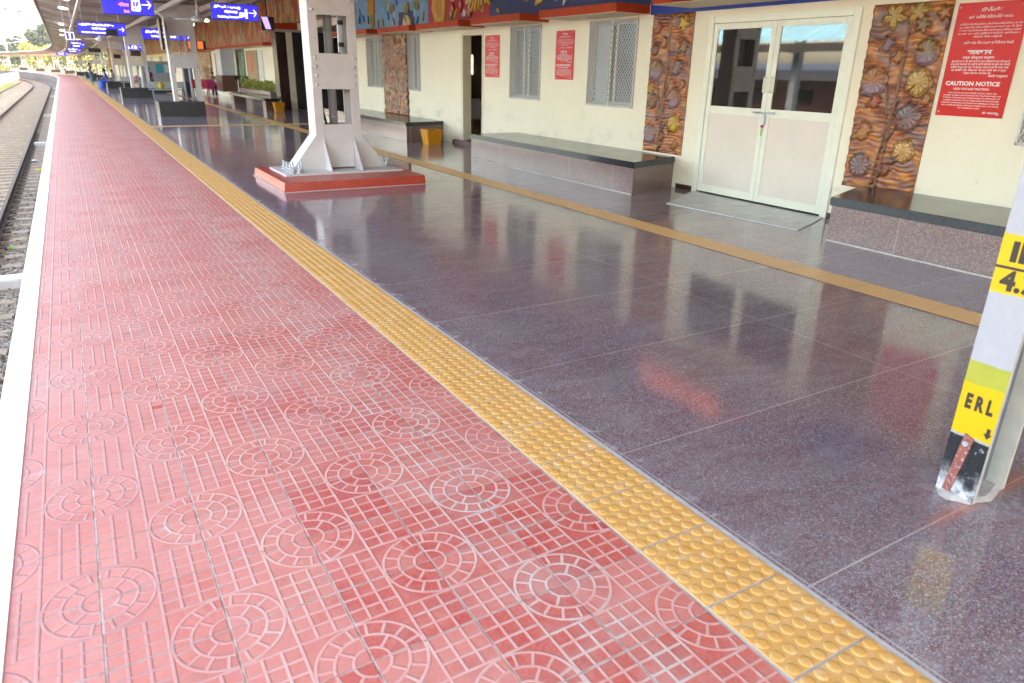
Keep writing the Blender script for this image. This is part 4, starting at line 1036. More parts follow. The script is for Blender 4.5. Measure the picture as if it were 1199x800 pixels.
# far columns: one prototype on black plinth, copied
c2, add2, *_ = column(3.06 - .0, 3.94, 27.0, .42, 3.12, 'grey steel column on black plinth with white pipe, second from the viewer', 'black')
for sx in (-.06, .14):
    mb = MB(); mb.tube([(sx, .12, .46), (sx, .12, 3.1)], .035, M['lightpanel'], 8); add2(mb, 'riser_pipe')
mb = MB(); mb.prism([(-.42, 3.02), (.42, 3.02), (.95, 3.42), (-.95, 3.42)], 'y', -.02, .44, M['steel']); add2(mb, 'column_head')
ords = ['third', 'fourth', 'fifth', 'sixth', 'seventh', 'eighth', 'ninth', 'tenth', 'eleventh', 'twelfth', 'thirteenth', 'fourteenth', 'fifteenth']
for k, w in enumerate(ords):
    y = 27.0 + 15.7 * (k + 1)
    n = copy_tree(c2); place(n, (3.45 + (.0 if k else -.1) + cx(y), y, 0), 0, 'grey steel column on black plinth, %s in the receding row' % w, 'columns receding down the platform')
c2['group'] = 'columns receding down the platform'; c['group'] = 'columns receding down the platform'
# head of near column (above the frame)
mb = MB(); mb.prism([(-.35, H_TOP), (.35, H_TOP), (.95, 3.46), (-.95, 3.46)], 'y', -.02, .40, M['steel']); add_near = mb.build('column_head'); add_near.parent = c

# the marked steel post at right ---------------------------------------------
t = thing('steel_post', 'grey steel post with yellow bands and black stencilled marks at the right', 'post', (3.0, 1.19, 0))
mb = MB(); mb.box(2.87, 2.892, 1.112, 1.262, 0, 7.5, M['post']); o = child(mb, 'flange', t, 'painted flange with yellow bands, stencils and black foot')
me = o.data; me.materials.append(M['postedge'])
for p in me.polygons:
    if abs(p.normal.y) > .5: p.material_index = 1
mb = MB(); mb.box(3.10, 3.122, 1.112, 1.262, 0, 7.5, M['postedge']); child(mb, 'flange', t)
mb = MB(); mb.box(2.893, 3.099, 1.18, 1.192, 0, 7.5, M['postweb']); child(mb, 'web', t)
SP = t
def stencil(body, y, z, size, width, sh=0):
    mb = MB(); write(mb, [(' '.join(body) if body == 'ERL' else body, 0, 0, size, .0045, width, 'CENTER')], (2.87, y, z), (0, -1, 0), (0, 0, 1), M['black_ink'], .0008); child(mb, 'stencil_lettering', SP)
stencil('IN', 1.165, 1.020, .10, .115); stencil('4.7', 1.172, .912, .10, .13); stencil('ERL', 1.187, .415, .082, .105)
mb = MB(); mb.box(2.8688, 2.8696, 1.112, 1.262, .958, .968, M['black_ink']); child(mb, 'stencil_line', SP); mb = MB()
# arrow
mb.prism([(1.136, .335), (1.122, .335), (1.122, .312), (1.114, .312), (1.129, .290), (1.146, .312), (1.136, .312)], 'x', 2.8688, 2.8696, M['black_ink'])
child(mb, 'stencil_arrow', SP)
mb = MB(); mb.faces([(2.862, 1.235, .015), (2.862, 1.205, .012), (2.862, 1.168, .27), (2.862, 1.205, .285), (2.8695, 1.235, .015), (2.8695, 1.205, .012), (2.8695, 1.168, .27), (2.8695, 1.205, .285)],
                    [(0, 1, 2, 3), (7, 6, 5, 4), (0, 3, 7, 4), (1, 5, 6, 2), (2, 6, 7, 3), (0, 4, 5, 1)], M['rust']); st = child(mb, 'earthing_strap', t, 'rust red flat strap bolted over the black foot')
mb = MB(); mb.tube([(2.862, 1.19, .245), (2.852, 1.19, .245)], .012, M['zinc'], 6, smooth=False); mb.tube([(2.8625, 1.19, .245), (2.858, 1.19, .245)], .018, M['rust'], 12); child(mb, 'bolt', t)
mb = MB(); r0 = random.Random(4)
pts = [(2.99 + (.150 + .035 * r0.random()) * math.cos(a), 1.187 + (.088 + .022 * r0.random()) * math.sin(a)) for a in [2 * PI * k / 18 for k in range(18)]]
n = len(pts); inn = [(2.99 + (x - 2.99) * .8, 1.187 + (y - 1.187) * .75) for x, y in pts]
mb.faces([(x, y, .001) for x, y in pts] + [(x, y, .012) for x, y in inn], [(i, (i + 1) % n, n + (i + 1) % n, n + i) for i in range(n)] + [tuple(range(n, 2 * n))], M['grout'])
child(mb, 'mortar_collar', t)

# ------------------------------------------------------------------ canopy
def eave(y): return 3.82 if y < 75 else (3.82 - .62 * min(1, (y - 75) / 55))
can = thing('platform_canopy', 'brown grey sheet canopy over the platform with steel rafters', 'canopy', (3.5, 12, 3.4))
def prof(y):
    e = eave(y); return [(-.45, e), (.75, e - .28), (3.45, e - .36), (7.70, e + .45)]
mb = MB(); vs = []; fs = []; rows = 0; y = -8.2
per = .30
while y < 235:
    for dy, dz in ((0, 0), (per * .30, 0), (per * .5, .035), (per * .8, .035)):
        yy = y + dy
        for (x, z) in prof(yy): vs.append((x + cx(yy), yy, z + dz))
        rows += 1
    y += per if y < 130 else per * 2; per = .30
for i in range(rows - 1):
    for k in range(3):
        a = i * 4 + k; fs.append((a, a + 1, a + 5, a + 4))
mb.faces(vs, fs, M['roof']); ms = child(mb, 'roof_sheet', can)
# upper skin
mb = MB(); ys = [-8.2] + [q for q in YS if -8.1 < q < 235] + [235]; vs = []; fs = []
for q in ys:
    for (x, z) in prof(q): vs.append((x - (.02 if x < 0 else 0) + cx(q), q, z + .09))
for i in range(len(ys) - 1):
    for k in range(3): a = i * 4 + k; fs.append((a, a + 1, a + 5, a + 4))
mb.faces(vs, fs, M['bluesheet']); child(mb, 'top_sheet', can, 'pale blue roof sheet on top')
mb = MB(); vs = []
for q in ys: vs.append((-.47 + cx(q), q, eave(q)))
mb.tube(vs, .055, M['fascia'], 8); child(mb, 'edge_pipe', can)
mb = MB(); vs = []; fs = []
for q in ys: vs += [(-.53 + cx(q), q, eave(q) - .02), (-.53 + cx(q), q, eave(q) + .12), (-.50 + cx(q), q, eave(q) + .12), (-.50 + cx(q), q, eave(q) - .02)]
for i in range(len(ys) - 1):
    for k in range(4): fs.append((i * 4 + k, i * 4 + (k + 1) % 4, (i + 1) * 4 + (k + 1) % 4, (i + 1) * 4 + k))
mb.faces(vs, fs, M['bluesheet']); child(mb, 'gutter', can, 'pale blue gutter trim along the eave')
for k in range(-3, 14):
    y = 27.2 + 15.7 * k
    for yy in ((y,) if k > 3 else (y, y + 5.2, y + 10.4)):
        if yy < -8: continue
        e = eave(yy); c0 = cx(yy); mb = MB()
        mb.bar((-.35 + c0, yy, e - .10), (.75 + c0, yy, e - .38), .10, .12, M['roofbeam']); mb.bar((.75 + c0, yy, e - .38), (3.45 + c0, yy, e - .47), .12, .16, M['roofbeam']); mb.bar((3.45 + c0, yy, e - .47), (7.6 + c0, yy, e + .33), .12, .14, M['roofbeam'])
        child(mb, 'rafter', can)
for xb, zo in ((.78, -.47), (2.95, -.62), (3.95, -.62), (5.6, -.22)):
    mb = MB(); ys2 = [-8.1] + [q for q in YS if -8 < q < 235]
    for a, b in zip(ys2, ys2[1:]): mb.bar((xb + cx(a), a, eave(a) + zo), (xb + cx(b), b, eave(b) + zo), .09, .12, M['roofbeam'])
    child(mb, 'long_beam', can)

# hanging signs --------------------------------------------------------
def sign(name, x0, x1, y, z0, z1, label, draws, rods=True, cat='sign'):
    t = thing(name, label, cat, ((x0 + x1) / 2, y, z0), group='blue hanging signs')
    mb = MB(); mb.box(x0, x1, y, y + .10, z0, z1, M['case']); child(mb, 'case', t)
    mb = MB(); mb.box(x0 + .012, x1 - .012, y - .006, y - .0005, z0 + .012, z1 - .012, M['signblue']); child(mb, 'face', t)
    mb = MB(); draws(mb, x0, x1, y - .006, z0, z1); child(mb, 'lettering', t)
    if rods:
        for x in (x0 + .12 * (x1 - x0), x1 - .12 * (x1 - x0)):
            mb = MB(); mb.tube([(x, y + .05, z1), (x, y + .05, eave(y) - .2)], .014, M['lightpanel'], 6); child(mb, 'rod', t)
def poly(mb, pts, y, m, lift=.002): mb.prism(pts, 'y', y - lift - .0015, y - lift, m)
def arrow(mb, cx_, cz, s, y, m):
    poly(mb, [(cx_ - s, cz - .09 * s), (cx_ - s, cz + .09 * s), (cx_ + .75 * s, cz + .09 * s), (cx_ + .75 * s, cz - .09 * s)], y, m)
    poly(mb, [(cx_ + .15 * s, cz + .85 * s), (cx_ + .38 * s, cz + .85 * s), (cx_ + 1.05 * s, cz), (cx_ + .78 * s, cz)], y, m, .0025)
    poly(mb, [(cx_ + .15 * s, cz - .85 * s), (cx_ + .38 * s, cz - .85 * s), (cx_ + 1.05 * s, cz), (cx_ + .78 * s, cz)], y, m, .003)
def d_exit(mb, x0, x1, y, z0, z1):
    W, H = x1 - x0, z1 - z0; o = (x0, y, z0)
    write(mb, [("బయటకు దారి", .30 * W, .80 * H, .21 * H, .004, .44 * W, 'CENTER'), ("निकास", .42 * W, .47 * H, .19 * H, .004, .20 * W, 'CENTER'), ("Exit", .46 * W, .17 * H, .17 * H, .004, .11 * W, 'CENTER')], o, (1, 0, 0), (0, 0, 1), M['signorange'], .002)
    w = M['signwhite']; a = x0 + .57 * W; b = x0 + .74 * W; zc = z0 + .53 * H; s = .17 * W
    poly(mb, [(a, zc - .32 * H), (a - .01, zc - .30 * H), (a + .015, zc + .40 * H), (b - .01, zc + .40 * H), (b + .012, zc - .20 * H), (b - .02, zc - .34 * H)], y, w)
    u = M['signblue']
    poly(mb, [(a + .25 * s, zc + .3 * H), (a + .7 * s, zc + .3 * H), (a + .7 * s, zc + .2 * H), (a + .25 * s, zc + .2 * H)], y, u, .004)
    poly(mb, [(a + .2 * s, zc + .12 * H), (a + .45 * s, zc + .12 * H), (a + .42 * s, zc - .1 * H), (a + .2 * s, zc - .1 * H)], y, u, .0045)
    poly(mb, [(a + .58 * s, zc + .1 * H), (a + .9 * s, zc + .14 * H), (a + .6 * s, zc - .2 * H), (a + .5 * s, zc - .05 * H)], y, u, .005)
    poly(mb, [(a + .15 * s, zc - .18 * H), (a + .5 * s, zc - .2 * H), (a + .4 * s, zc - .27 * H), (a + .15 * s, zc - .26 * H)], y, u, .0055)
    arrow(mb, x0 + .865 * W, zc, .095 * W, y, w)
sign('exit_sign', 1.02, 2.085, 20, 2.66, 3.10, 'blue lit exit sign with orange lettering, pictogram and arrow', d_exit)
def d_ret(mb, x0, x1, y, z0, z1):
    W, H = x1 - x0, z1 - z0; w = M['signwhite']; o = (x0, y, z0)
    write(mb, [("విశ్రాంతి గదులు", .30 * W, .78 * H, .20 * H, .004, .48 * W, 'CENTER'), ("विश्राम कक्ष", .41 * W, .50 * H, .17 * H, .004, .28 * W, 'CENTER'), ("Retiring Rooms", .34 * W, .20 * H, .17 * H, .004, .44 * W, 'CENTER')], o, (1, 0, 0), (0, 0, 1), w, .002)
    a = x0 + .57 * W
    poly(mb, [(a, z0 + .18 * H), (a, z0 + .30 * H), (a + .02 * W, z0 + .30 * H), (a + .02 * W, z0 + .50 * H), (a + .14 * W, z0 + .50 * H), (a + .14 * W, z0 + .72 * H), (a + .19 * W, z0 + .72 * H), (a + .19 * W, z0 + .15 * H), (a + .14 * W, z0 + .15 * H), (a + .14 * W, z0 + .28 * H), (a + .04 * W, z0 + .18 * H)], y, w)
    mb.prism([(a + .015 * W + .035 * W * math.cos(t), z0 + .76 * H + .09 * H * math.sin(t)) for t in [2 * PI * k / 12 for k in range(12)]], 'y', y - .004, y - .002, w)
    arrow(mb, x0 + .875 * W, z0 + .5 * H, .085 * W, y, w)
sign('retiring_rooms_sign', 3.36, 4.47, 20, 2.66, 3.03, 'blue lit retiring rooms sign with bed pictogram and arrow', d_ret)
def d_wait(mb, x0, x1, y, z0, z1):
    W, H = x1 - x0, z1 - z0; w = M['signwhite']; o = (x0, y, z0)
    write(mb, [("అప్పర్ క్లాస్ వెయిటింగ్ హాలు", .40 * W, .78 * H, .19 * H, .004, .72 * W, 'CENTER'), ("उच्च श्रेणी प्रतीक्षालय", .44 * W, .50 * H, .15 * H, .004, .30 * W, 'CENTER'), ("Waiting Room Premium Lounge", .32 * W, .20 * H, .15 * H, .004, .50 * W, 'CENTER')], o, (1, 0, 0), (0, 0, 1), w, .002)
    poly(mb, [(x0 + .58 * W, z0 + .03 * H), (x0 + .82 * W, z0 + .03 * H), (x0 + .82 * W, z0 + .52 * H), (x0 + .58 * W, z0 + .52 * H)], y, M['case'])
    arrow(mb, x0 + .91 * W, z0 + .5 * H, .06 * W, y, w)
sign('waiting_hall_sign', .62, 1.96, 27.5, 2.43, 2.80, 'long blue lit waiting hall sign with white lettering behind the exit sign', d_wait)
def d_one(mb, x0, x1, y, z0, z1):
    W, H = x1 - x0, z1 - z0; w = M['signwhite']
    for a, b, c_, d in ((.05, .95, .88, .95), (.05, .95, .05, .12), (.05, .13, .12, .88), (.87, .95, .12, .88)):
        poly(mb, [(x0 + a * W, z0 + c_ * H), (x0 + b * W, z0 + c_ * H), (x0 + b * W, z0 + d * H), (x0 + a * W, z0 + d * H)], y, w)
    write(mb, [("1", .5 * W, .5 * H, .85 * H, .010, .17 * W, 'CENTER')], (x0, y, z0), (1, 0, 0), (0, 0, 1), w, .003)
sign('platform_number_sign', .27, .56, 30, 2.31, 2.58, 'square blue sign with white number 1 near the canopy edge', d_one)
def d_words(txts):
    def f(mb, x0, x1, y, z0, z1):
        W, H = x1 - x0, z1 - z0
        write(mb, [(txts[0], .42 * W, .68 * H, .28 * H, .008, .70 * W, 'CENTER'), (txts[1], .42 * W, .28 * H, .22 * H, .006, .5 * W, 'CENTER')], (x0, y, z0), (1, 0, 0), (0, 0, 1), M['signwhite'], .003)
        arrow(mb, x0 + .88 * W, z0 + .5 * H, .08 * W, y, M['signwhite'])
    return f
sign('hanging_sign', 2.98, 4.85, 34, 2.55, 2.95, 'blue sign half hidden behind the second column with arrow', d_words(("వెయిటింగ్ హాలు", "Waiting Hall")))
def d_pict(mb, x0, x1, y, z0, z1):
    W, H = x1 - x0, z1 - z0; w = M['signwhite']
    poly(mb, [(x0 + .10 * W, z0 + .2 * H), (x0 + .32 * W, z0 + .2 * H), (x0 + .21 * W, z0 + .85 * H)], y, w); poly(mb, [(x0 + .38 * W, z0 + .2 * H), (x0 + .62 * W, z0 + .2 * H), (x0 + .62 * W, z0 + .6 * H), (x0 + .5 * W, z0 + .75 * H), (x0 + .38 * W, z0 + .6 * H)], y, w); arrow(mb, x0 + .82 * W, z0 + .5 * H, .10 * W, y, w)
sign('pictogram_sign', 3.10, 4.15, 47, 2.30, 2.68, 'small blue sign of white pictograms behind the third column', d_pict)
sign('hanging_sign', .73, 1.55, 58, 2.53, 2.92, 'blue sign above the platform, first beyond the waiting hall sign', d_words(("సమాచారం", "Enquiry")))
sign('hanging_sign', .62, 1.62, 74, 2.40, 2.75, 'blue sign above the platform, second beyond the waiting hall sign', d_words(("పార్సిల్", "Parcel Office")))
sign('hanging_sign', -.25, .75, 95, 2.30, 2.65, 'smallest blue sign above the platform, farthest away', d_words(("దారి", "Way Out")))
# small displays on the building
t = thing('platform_display', 'black boxed display with violet screen above the porch slab', 'display', (6.6, 26.5, 2.95))
mb = MB(); mb.box(5.98, 6.42, 26.5, 26.62, 2.76, 3.17, M['case']); child(mb, 'case', t)
mb = MB(); mb.prism([(6.0, 3.16), (6.2, 3.16), (6.3, 2.79), (6.12, 2.79)], 'y', 26.49, 26.4985, M['ledpurple']); child(mb, 'screen', t)
mb = MB(); mb.tube([(6.2, 26.56, 3.17), (6.2, 26.56, 3.9)], .02, M['case'], 6); child(mb, 'rod', t)
t = thing('train_display', 'black hanging display with two glowing orange screens far down the wall', 'display', (7.1, 50, 2.6))
mb = MB(); mb.box(7.2, 8.15 - .7, 47.5, 47.6, 2.45, 2.95, M['case']); mb.box(6.5, 7.19, 47.5, 47.6, 2.45, 2.95, M['case']); child(mb, 'case', t)
for a in (6.52, 7.0):
    mb = MB(); mb.box(a, a + .30, 47.485, 47.497, 2.5, 2.9, M['ledorange']); child(mb, 'screen', t)
mb = MB(); mb.tube([(6.9, 47.55, 2.95), (6.9, 47.55, 3.8)], .02, M['case'], 6); child(mb, 'rod', t)
# tube lights
def tube_light(x, y, z, rz, label, L=.55, r=.028, group='lit tube lights under the canopy'):
    t = thing('tube_light', label, 'lamp', (x, y, z), rz, group)
    mb = MB(); mb.tube([(-L, 0, 0), (L, 0, 0)], r, M['lamp'], 8); o = mb.build('tube'); o.parent = t
    mb = MB(); mb.box(-L - .03, L + .03, -.03, .03, r + .002, r + .05, M['lightpanel']); o = mb.build('fitting'); o.parent = t
tube_light(4.72, 30, 3.14, .45, 'lit tube light left of the retiring rooms sign, nearer of two', .22, .04)
tube_light(4.62, 33, 3.12, .45, 'lit tube light left of the retiring rooms sign, farther of two', .24, .04)
for k, (y, w) in enumerate(((24, 'nearest'), (29, 'second'), (34, 'third'), (48, 'fourth'), (57, 'fifth'), (66, 'sixth'))):
    tube_light(.42, y, eave(y) - .30, 1.1, 'bright tube light in the row along the canopy edge, %s of the row' % w, .28, .032)
for k, (y, w) in enumerate(((70, 'first'), (80, 'second'), (92, 'third'), (106, 'fourth'))):
    tube_light(1.5 + cx(y), y, eave(y) - .42, .7, 'small distant light beyond the number one sign, %s in its row' % w, .22, .05)
# ceiling fans
def fan(x, y, z, label):
    t = thing('ceiling_fan', label, 'ceiling fan', (x, y, z), .4, 'ceiling fans under the canopy')
    mb = MB(); mb.tube([(0, 0, .05), (0, 0, .85)], .022, M['lightpanel'], 8); o = mb.build('rod'); o.parent = t
    mb = MB(); mb.lathe([(.12, -.06), (.17, -.03), (.17, .03), (.06, .10), (.04, .22), (.03, .24)], M['lightpanel']); o = mb.build('motor'); o.parent = t
    for k in range(3):
        a = 2 * PI * k / 3; d = Vector((math.cos(a), math.sin(a), 0)); q = Vector((-d.y, d.x, 0))
        mb = MB(); mb.faces([d * .16 - q * .05, d * .62 - q * .07, d * .62 + q * .07, d * .16 + q * .05, d * .16 - q * .05 + Vector((0, 0, .006)), d * .62 - q * .07 + Vector((0, 0, .006)), d * .62 + q * .07 + Vector((0, 0, .02)), d * .16 + q * .05 + Vector((0, 0, .02))],
                            [(3, 2, 1, 0), (4, 5, 6, 7), (0, 1, 5, 4), (1, 2, 6, 5), (2, 3, 7, 6), (3, 0, 4, 7)], M['lightpanel']); o = mb.build('blade'); o.parent = t
fan(3.28, 21.6, 2.72, 'white ceiling fan with cone shaped motor between the exit and retiring rooms signs')
fan(1.45, 33, 2.45, 'white ceiling fan just below the waiting hall sign')

# ------------------------------------------------------------------ furniture far down the platform
def far_bench(x, y, label, L=1.7):
    t = thing('steel_bench', label, 'bench', (x, y, 0), 0, 'steel benches beside the columns')
    mb = MB(); mb.box(-L / 2, L / 2, -.24, .24, .42, .455, M['seatsteel'], .01); o = mb.build('seat'); o.parent = t
    mb = MB(); mb.box(-L / 2, L / 2, .22, .25, .50, .80, M['seatsteel'], .01); o = mb.build('backrest'); o.parent = t
    for sx in (-1, 1):
        mb = MB(); mb.tube([(sx * L * .4, -.22, 0), (sx * L * .4, -.18, .42), (sx * L * .4, .2, .42), (sx * L * .4, .24, 0)], .025, M['seatsteel'], 8); o = mb.build('leg'); o.parent = t
far_bench(4.4, 41.2, 'perforated steel bench in front of the standing person in violet')
far_bench(3.9, 56.4, 'perforated steel bench right of the fourth column plinth', 1.3)
# grey kiosk with teal panel
t = thing('water_kiosk', 'grey steel kiosk with teal and white panel behind the standing person', 'kiosk', (4.9, 50, 0))
mb = MB(); mb.box(4.05, 5.75, 50, 51, .12, 1.78, M['greypanel'], .01); child(mb, 'body', t)
mb = MB(); mb.box(4.85, 5.55, 49.985, 49.998, 1.12, 1.62, M['teal']); child(mb, 'teal_panel', t); mb = MB(); mb.box(5.3, 5.7, 49.97, 49.984, 1.15, 1.6, M['lightpanel']); child(mb, 'white_panel', t)
mb = MB(); mb.box(4.0, 5.8, 49.95, 51.05, 0, .12, M['black']); child(mb, 'foot', t)
t = thing('notice_stand', 'blue grey standing board right of the second column', 'board', (7.0, 55, 0))
mb = MB(); mb.box(6.55, 7.15, 52, 52.06, .35, 1.6, M['blueboard'], .01); child(mb, 'board', t)
for x in (6.6, 7.1):
    mb = MB(); mb.box(x - .02, x + .02, 52.0, 52.05, 0, .35, M['case']); child(mb, 'leg', t)
mb = MB(); mb.box(6.0, 6.5, 48.2, 48.8, 0, .62, M['case'], .03); mb.lathe([(.10, 0), (.12, .03), (.1, .06)], M['case'], (6.25, 48.5, .62), 12); tag(mb.build('litter_bin'), 'black bin beside the blue grey standing board', 'bin')
# chairs
cr = chair_frame('plastic_chair', (6.02, 42.6, 0), .2, 'redplastic', 'red plastic chair nearest the second column', group='plastic chairs by the far relief')
chair_frame('plastic_chair', (6.45, 43.6, 0), -.3, 'redplastic', 'red plastic chair behind the nearest one', group='plastic chairs by the far relief')
chair_frame('plastic_chair', (6.62, 42.0, 0), .1, 'magenta', 'magenta plastic chair beside the child', group='plastic chairs by the far relief')
# far wall fittings
t = thing('glass_door', 'dark framed glass door with a painted green reflection far down the wall', 'door', (WXP, 39.5, 0))
mb = MB(); mb.box(WXP - .02, WXP + .1, 38.5, 38.75, 0, 2.4, M['brown']); mb.box(WXP - .02, WXP + .1, 40.35, 40.6, 0, 2.4, M['brown']); mb.box(WXP - .019, WXP + .1, 38.75, 40.35, 2.25, 2.4, M['brown']); child(mb, 'door_frame', t)
mb = MB(); mb.box(WXP + .03, WXP + .04, 38.75, 40.35, 0, 2.25, M['greenglass']); child(mb, 'glass_pane', t)
t = thing('notice_backboard', 'tan board with a narrow red notice beside the glass door', 'board', (WXP, 37, 0))
mb = MB(); mb.box(WXP - .03, WXP - .001, 35.7, 38.1, 1.0, 2.3, M['tan']); child(mb, 'board', t)
mb = MB(); mb.box(WXP - .04, WXP - .031, 36.8, 37.4, 1.35, 2.15, M['notice']); child(mb, 'red_notice', t)
mb = MB(); mb.box(WXP - .03, WXP - .001, 34.6, 35.5, 1.08, 2.3, M['lightpanel']); tag(mb.build('white_panel'), 'plain white panel on the wall right of the tan board', 'panel')
t = thing('tall_panel_stand', 'tall stand, light grey above and brown stone below, at the slab bench end', 'stand', (7.4, 42.5, 0))
mb = MB(); mb.box(7.1, WXP - .003, 41.2, 42.6, 1.15, 2.4, M['lightpanel']); child(mb, 'upper_panel', t)
mb = MB(); mb.box(7.0, WXP - .003, 40.9, 42.7, .35, 1.14, M['brownstone']); child(mb, 'lower_panel', t)
for yy in (38.2, 40.9):
    mb = MB(); mb.box(WXP - .14, WXP - .001, yy - .22, yy + .22, .95, 1.15, M['brown'], .01); tag(mb.build('wall_box'), 'small brown wall box %s of the glass door' % ('right' if yy < 39 else 'left'), 'wall box')
for a, b, m, lb in ((43.4, 44.6, 'tan', 'narrow brown wall opening panel left of the tall stand'), (46.0, 46.8, 'tan', 'second narrow brown wall panel farther left of the tall stand')):
    mb = MB(); mb.box(WXP - .02, WXP - .001, a, b, .4, 2.3, M[m]); tag(mb.build('timber_shutter'), lb, 'shutter')
# green planter trough
t = thing('planter_trough', 'granite trough of yellow green plants below the white panel', 'planter', (7.4, 34, 0))
mb = MB(); mb.box(7.3, WXP - .003, 31.9, 38.2, 0, .62, M['bench']); child(mb, 'trough', t)
def foliage(mb, n, cxx, cyy, cz, rx, ry, rz, s, m):
    for k in range(n):
        d = Vector((random.gauss(0, 1), random.gauss(0, 1), random.gauss(0, 1))).normalized() * (random.random() ** .4)
        p = Vector((cxx + d.x * rx, cyy + d.y * ry, cz + d.z * rz)); a = Vector((random.gauss(0, 1), random.gauss(0, 1), random.gauss(0, .6))).normalized(); b = a.cross(Vector((random.gauss(0, 1), random.gauss(0, 1), random.gauss(0, 1)))).normalized()
        q = s * random.uniform(.6, 1.4)
        mb.faces([p - a * q, p + b * q * .5, p + a * q, p - b * q * .5], [(0, 1, 2, 3)], m)
mb = MB()
for k in range(21): foliage(mb, 70, 7.5, 32.1 + k * .3, .82, .18, .22, .24, .06, M['leaf2'])
child(mb, 'plants', t)
for k in range(0): pass

# ------------------------------------------------------------------ people
def body(name, joints, edges, m, parent, levels=2):
    me = bpy.data.meshes.new(name); me.from_pydata([j[0] for j in joints], edges, []); o = bpy.data.objects.new(name + '_tmp', me); COL.objects.link(o)
    sk = o.modifiers.new('s', 'SKIN'); sk.use_smooth_shade = True
    for i, j in enumerate(joints):
        r = j[1] if isinstance(j[1], tuple) else (j[1], j[1]); me.skin_vertices[0].data[i].radius = r; me.skin_vertices[0].data[i].use_root = i == 0
    ss_ = o.modifiers.new('u', 'SUBSURF'); ss_.levels = ss_.render_levels = levels
    bpy.context.view_layer.update(); dg = bpy.context.evaluated_depsgraph_get(); m2 = bpy.data.meshes.new_from_object(o.evaluated_get(dg))
    bpy.data.objects.remove(o); m2.materials.clear(); m2.materials.append(m)
    for p in m2.polygons: p.use_smooth = True; p.material_index = 0
    ob = bpy.data.objects.new(name, m2); COL.objects.link(ob)
    if parent is not None: ob.parent = parent
    return ob
def ellipsoid(mb, c, r, m, seg=14):
    pr = [(max(.0005, math.cos(a)), math.sin(a)) for a in [(-PI / 2) + PI * k / 8 for k in range(9)]]
    vs = []; fs = []
    for q, z in pr:
        for k in range(seg): t = 2 * PI * k / seg; vs.append((c[0] + r[0] * q * math.cos(t), c[1] + r[1] * q * math.sin(t), c[2] + r[2] * z))
    for i in range(8):
        for k in range(seg): k2 = (k + 1) % seg; fs.append((i * seg + k, i * seg + k2, (i + 1) * seg + k2, (i + 1) * seg + k))
    mb.faces(vs, fs, m, True)
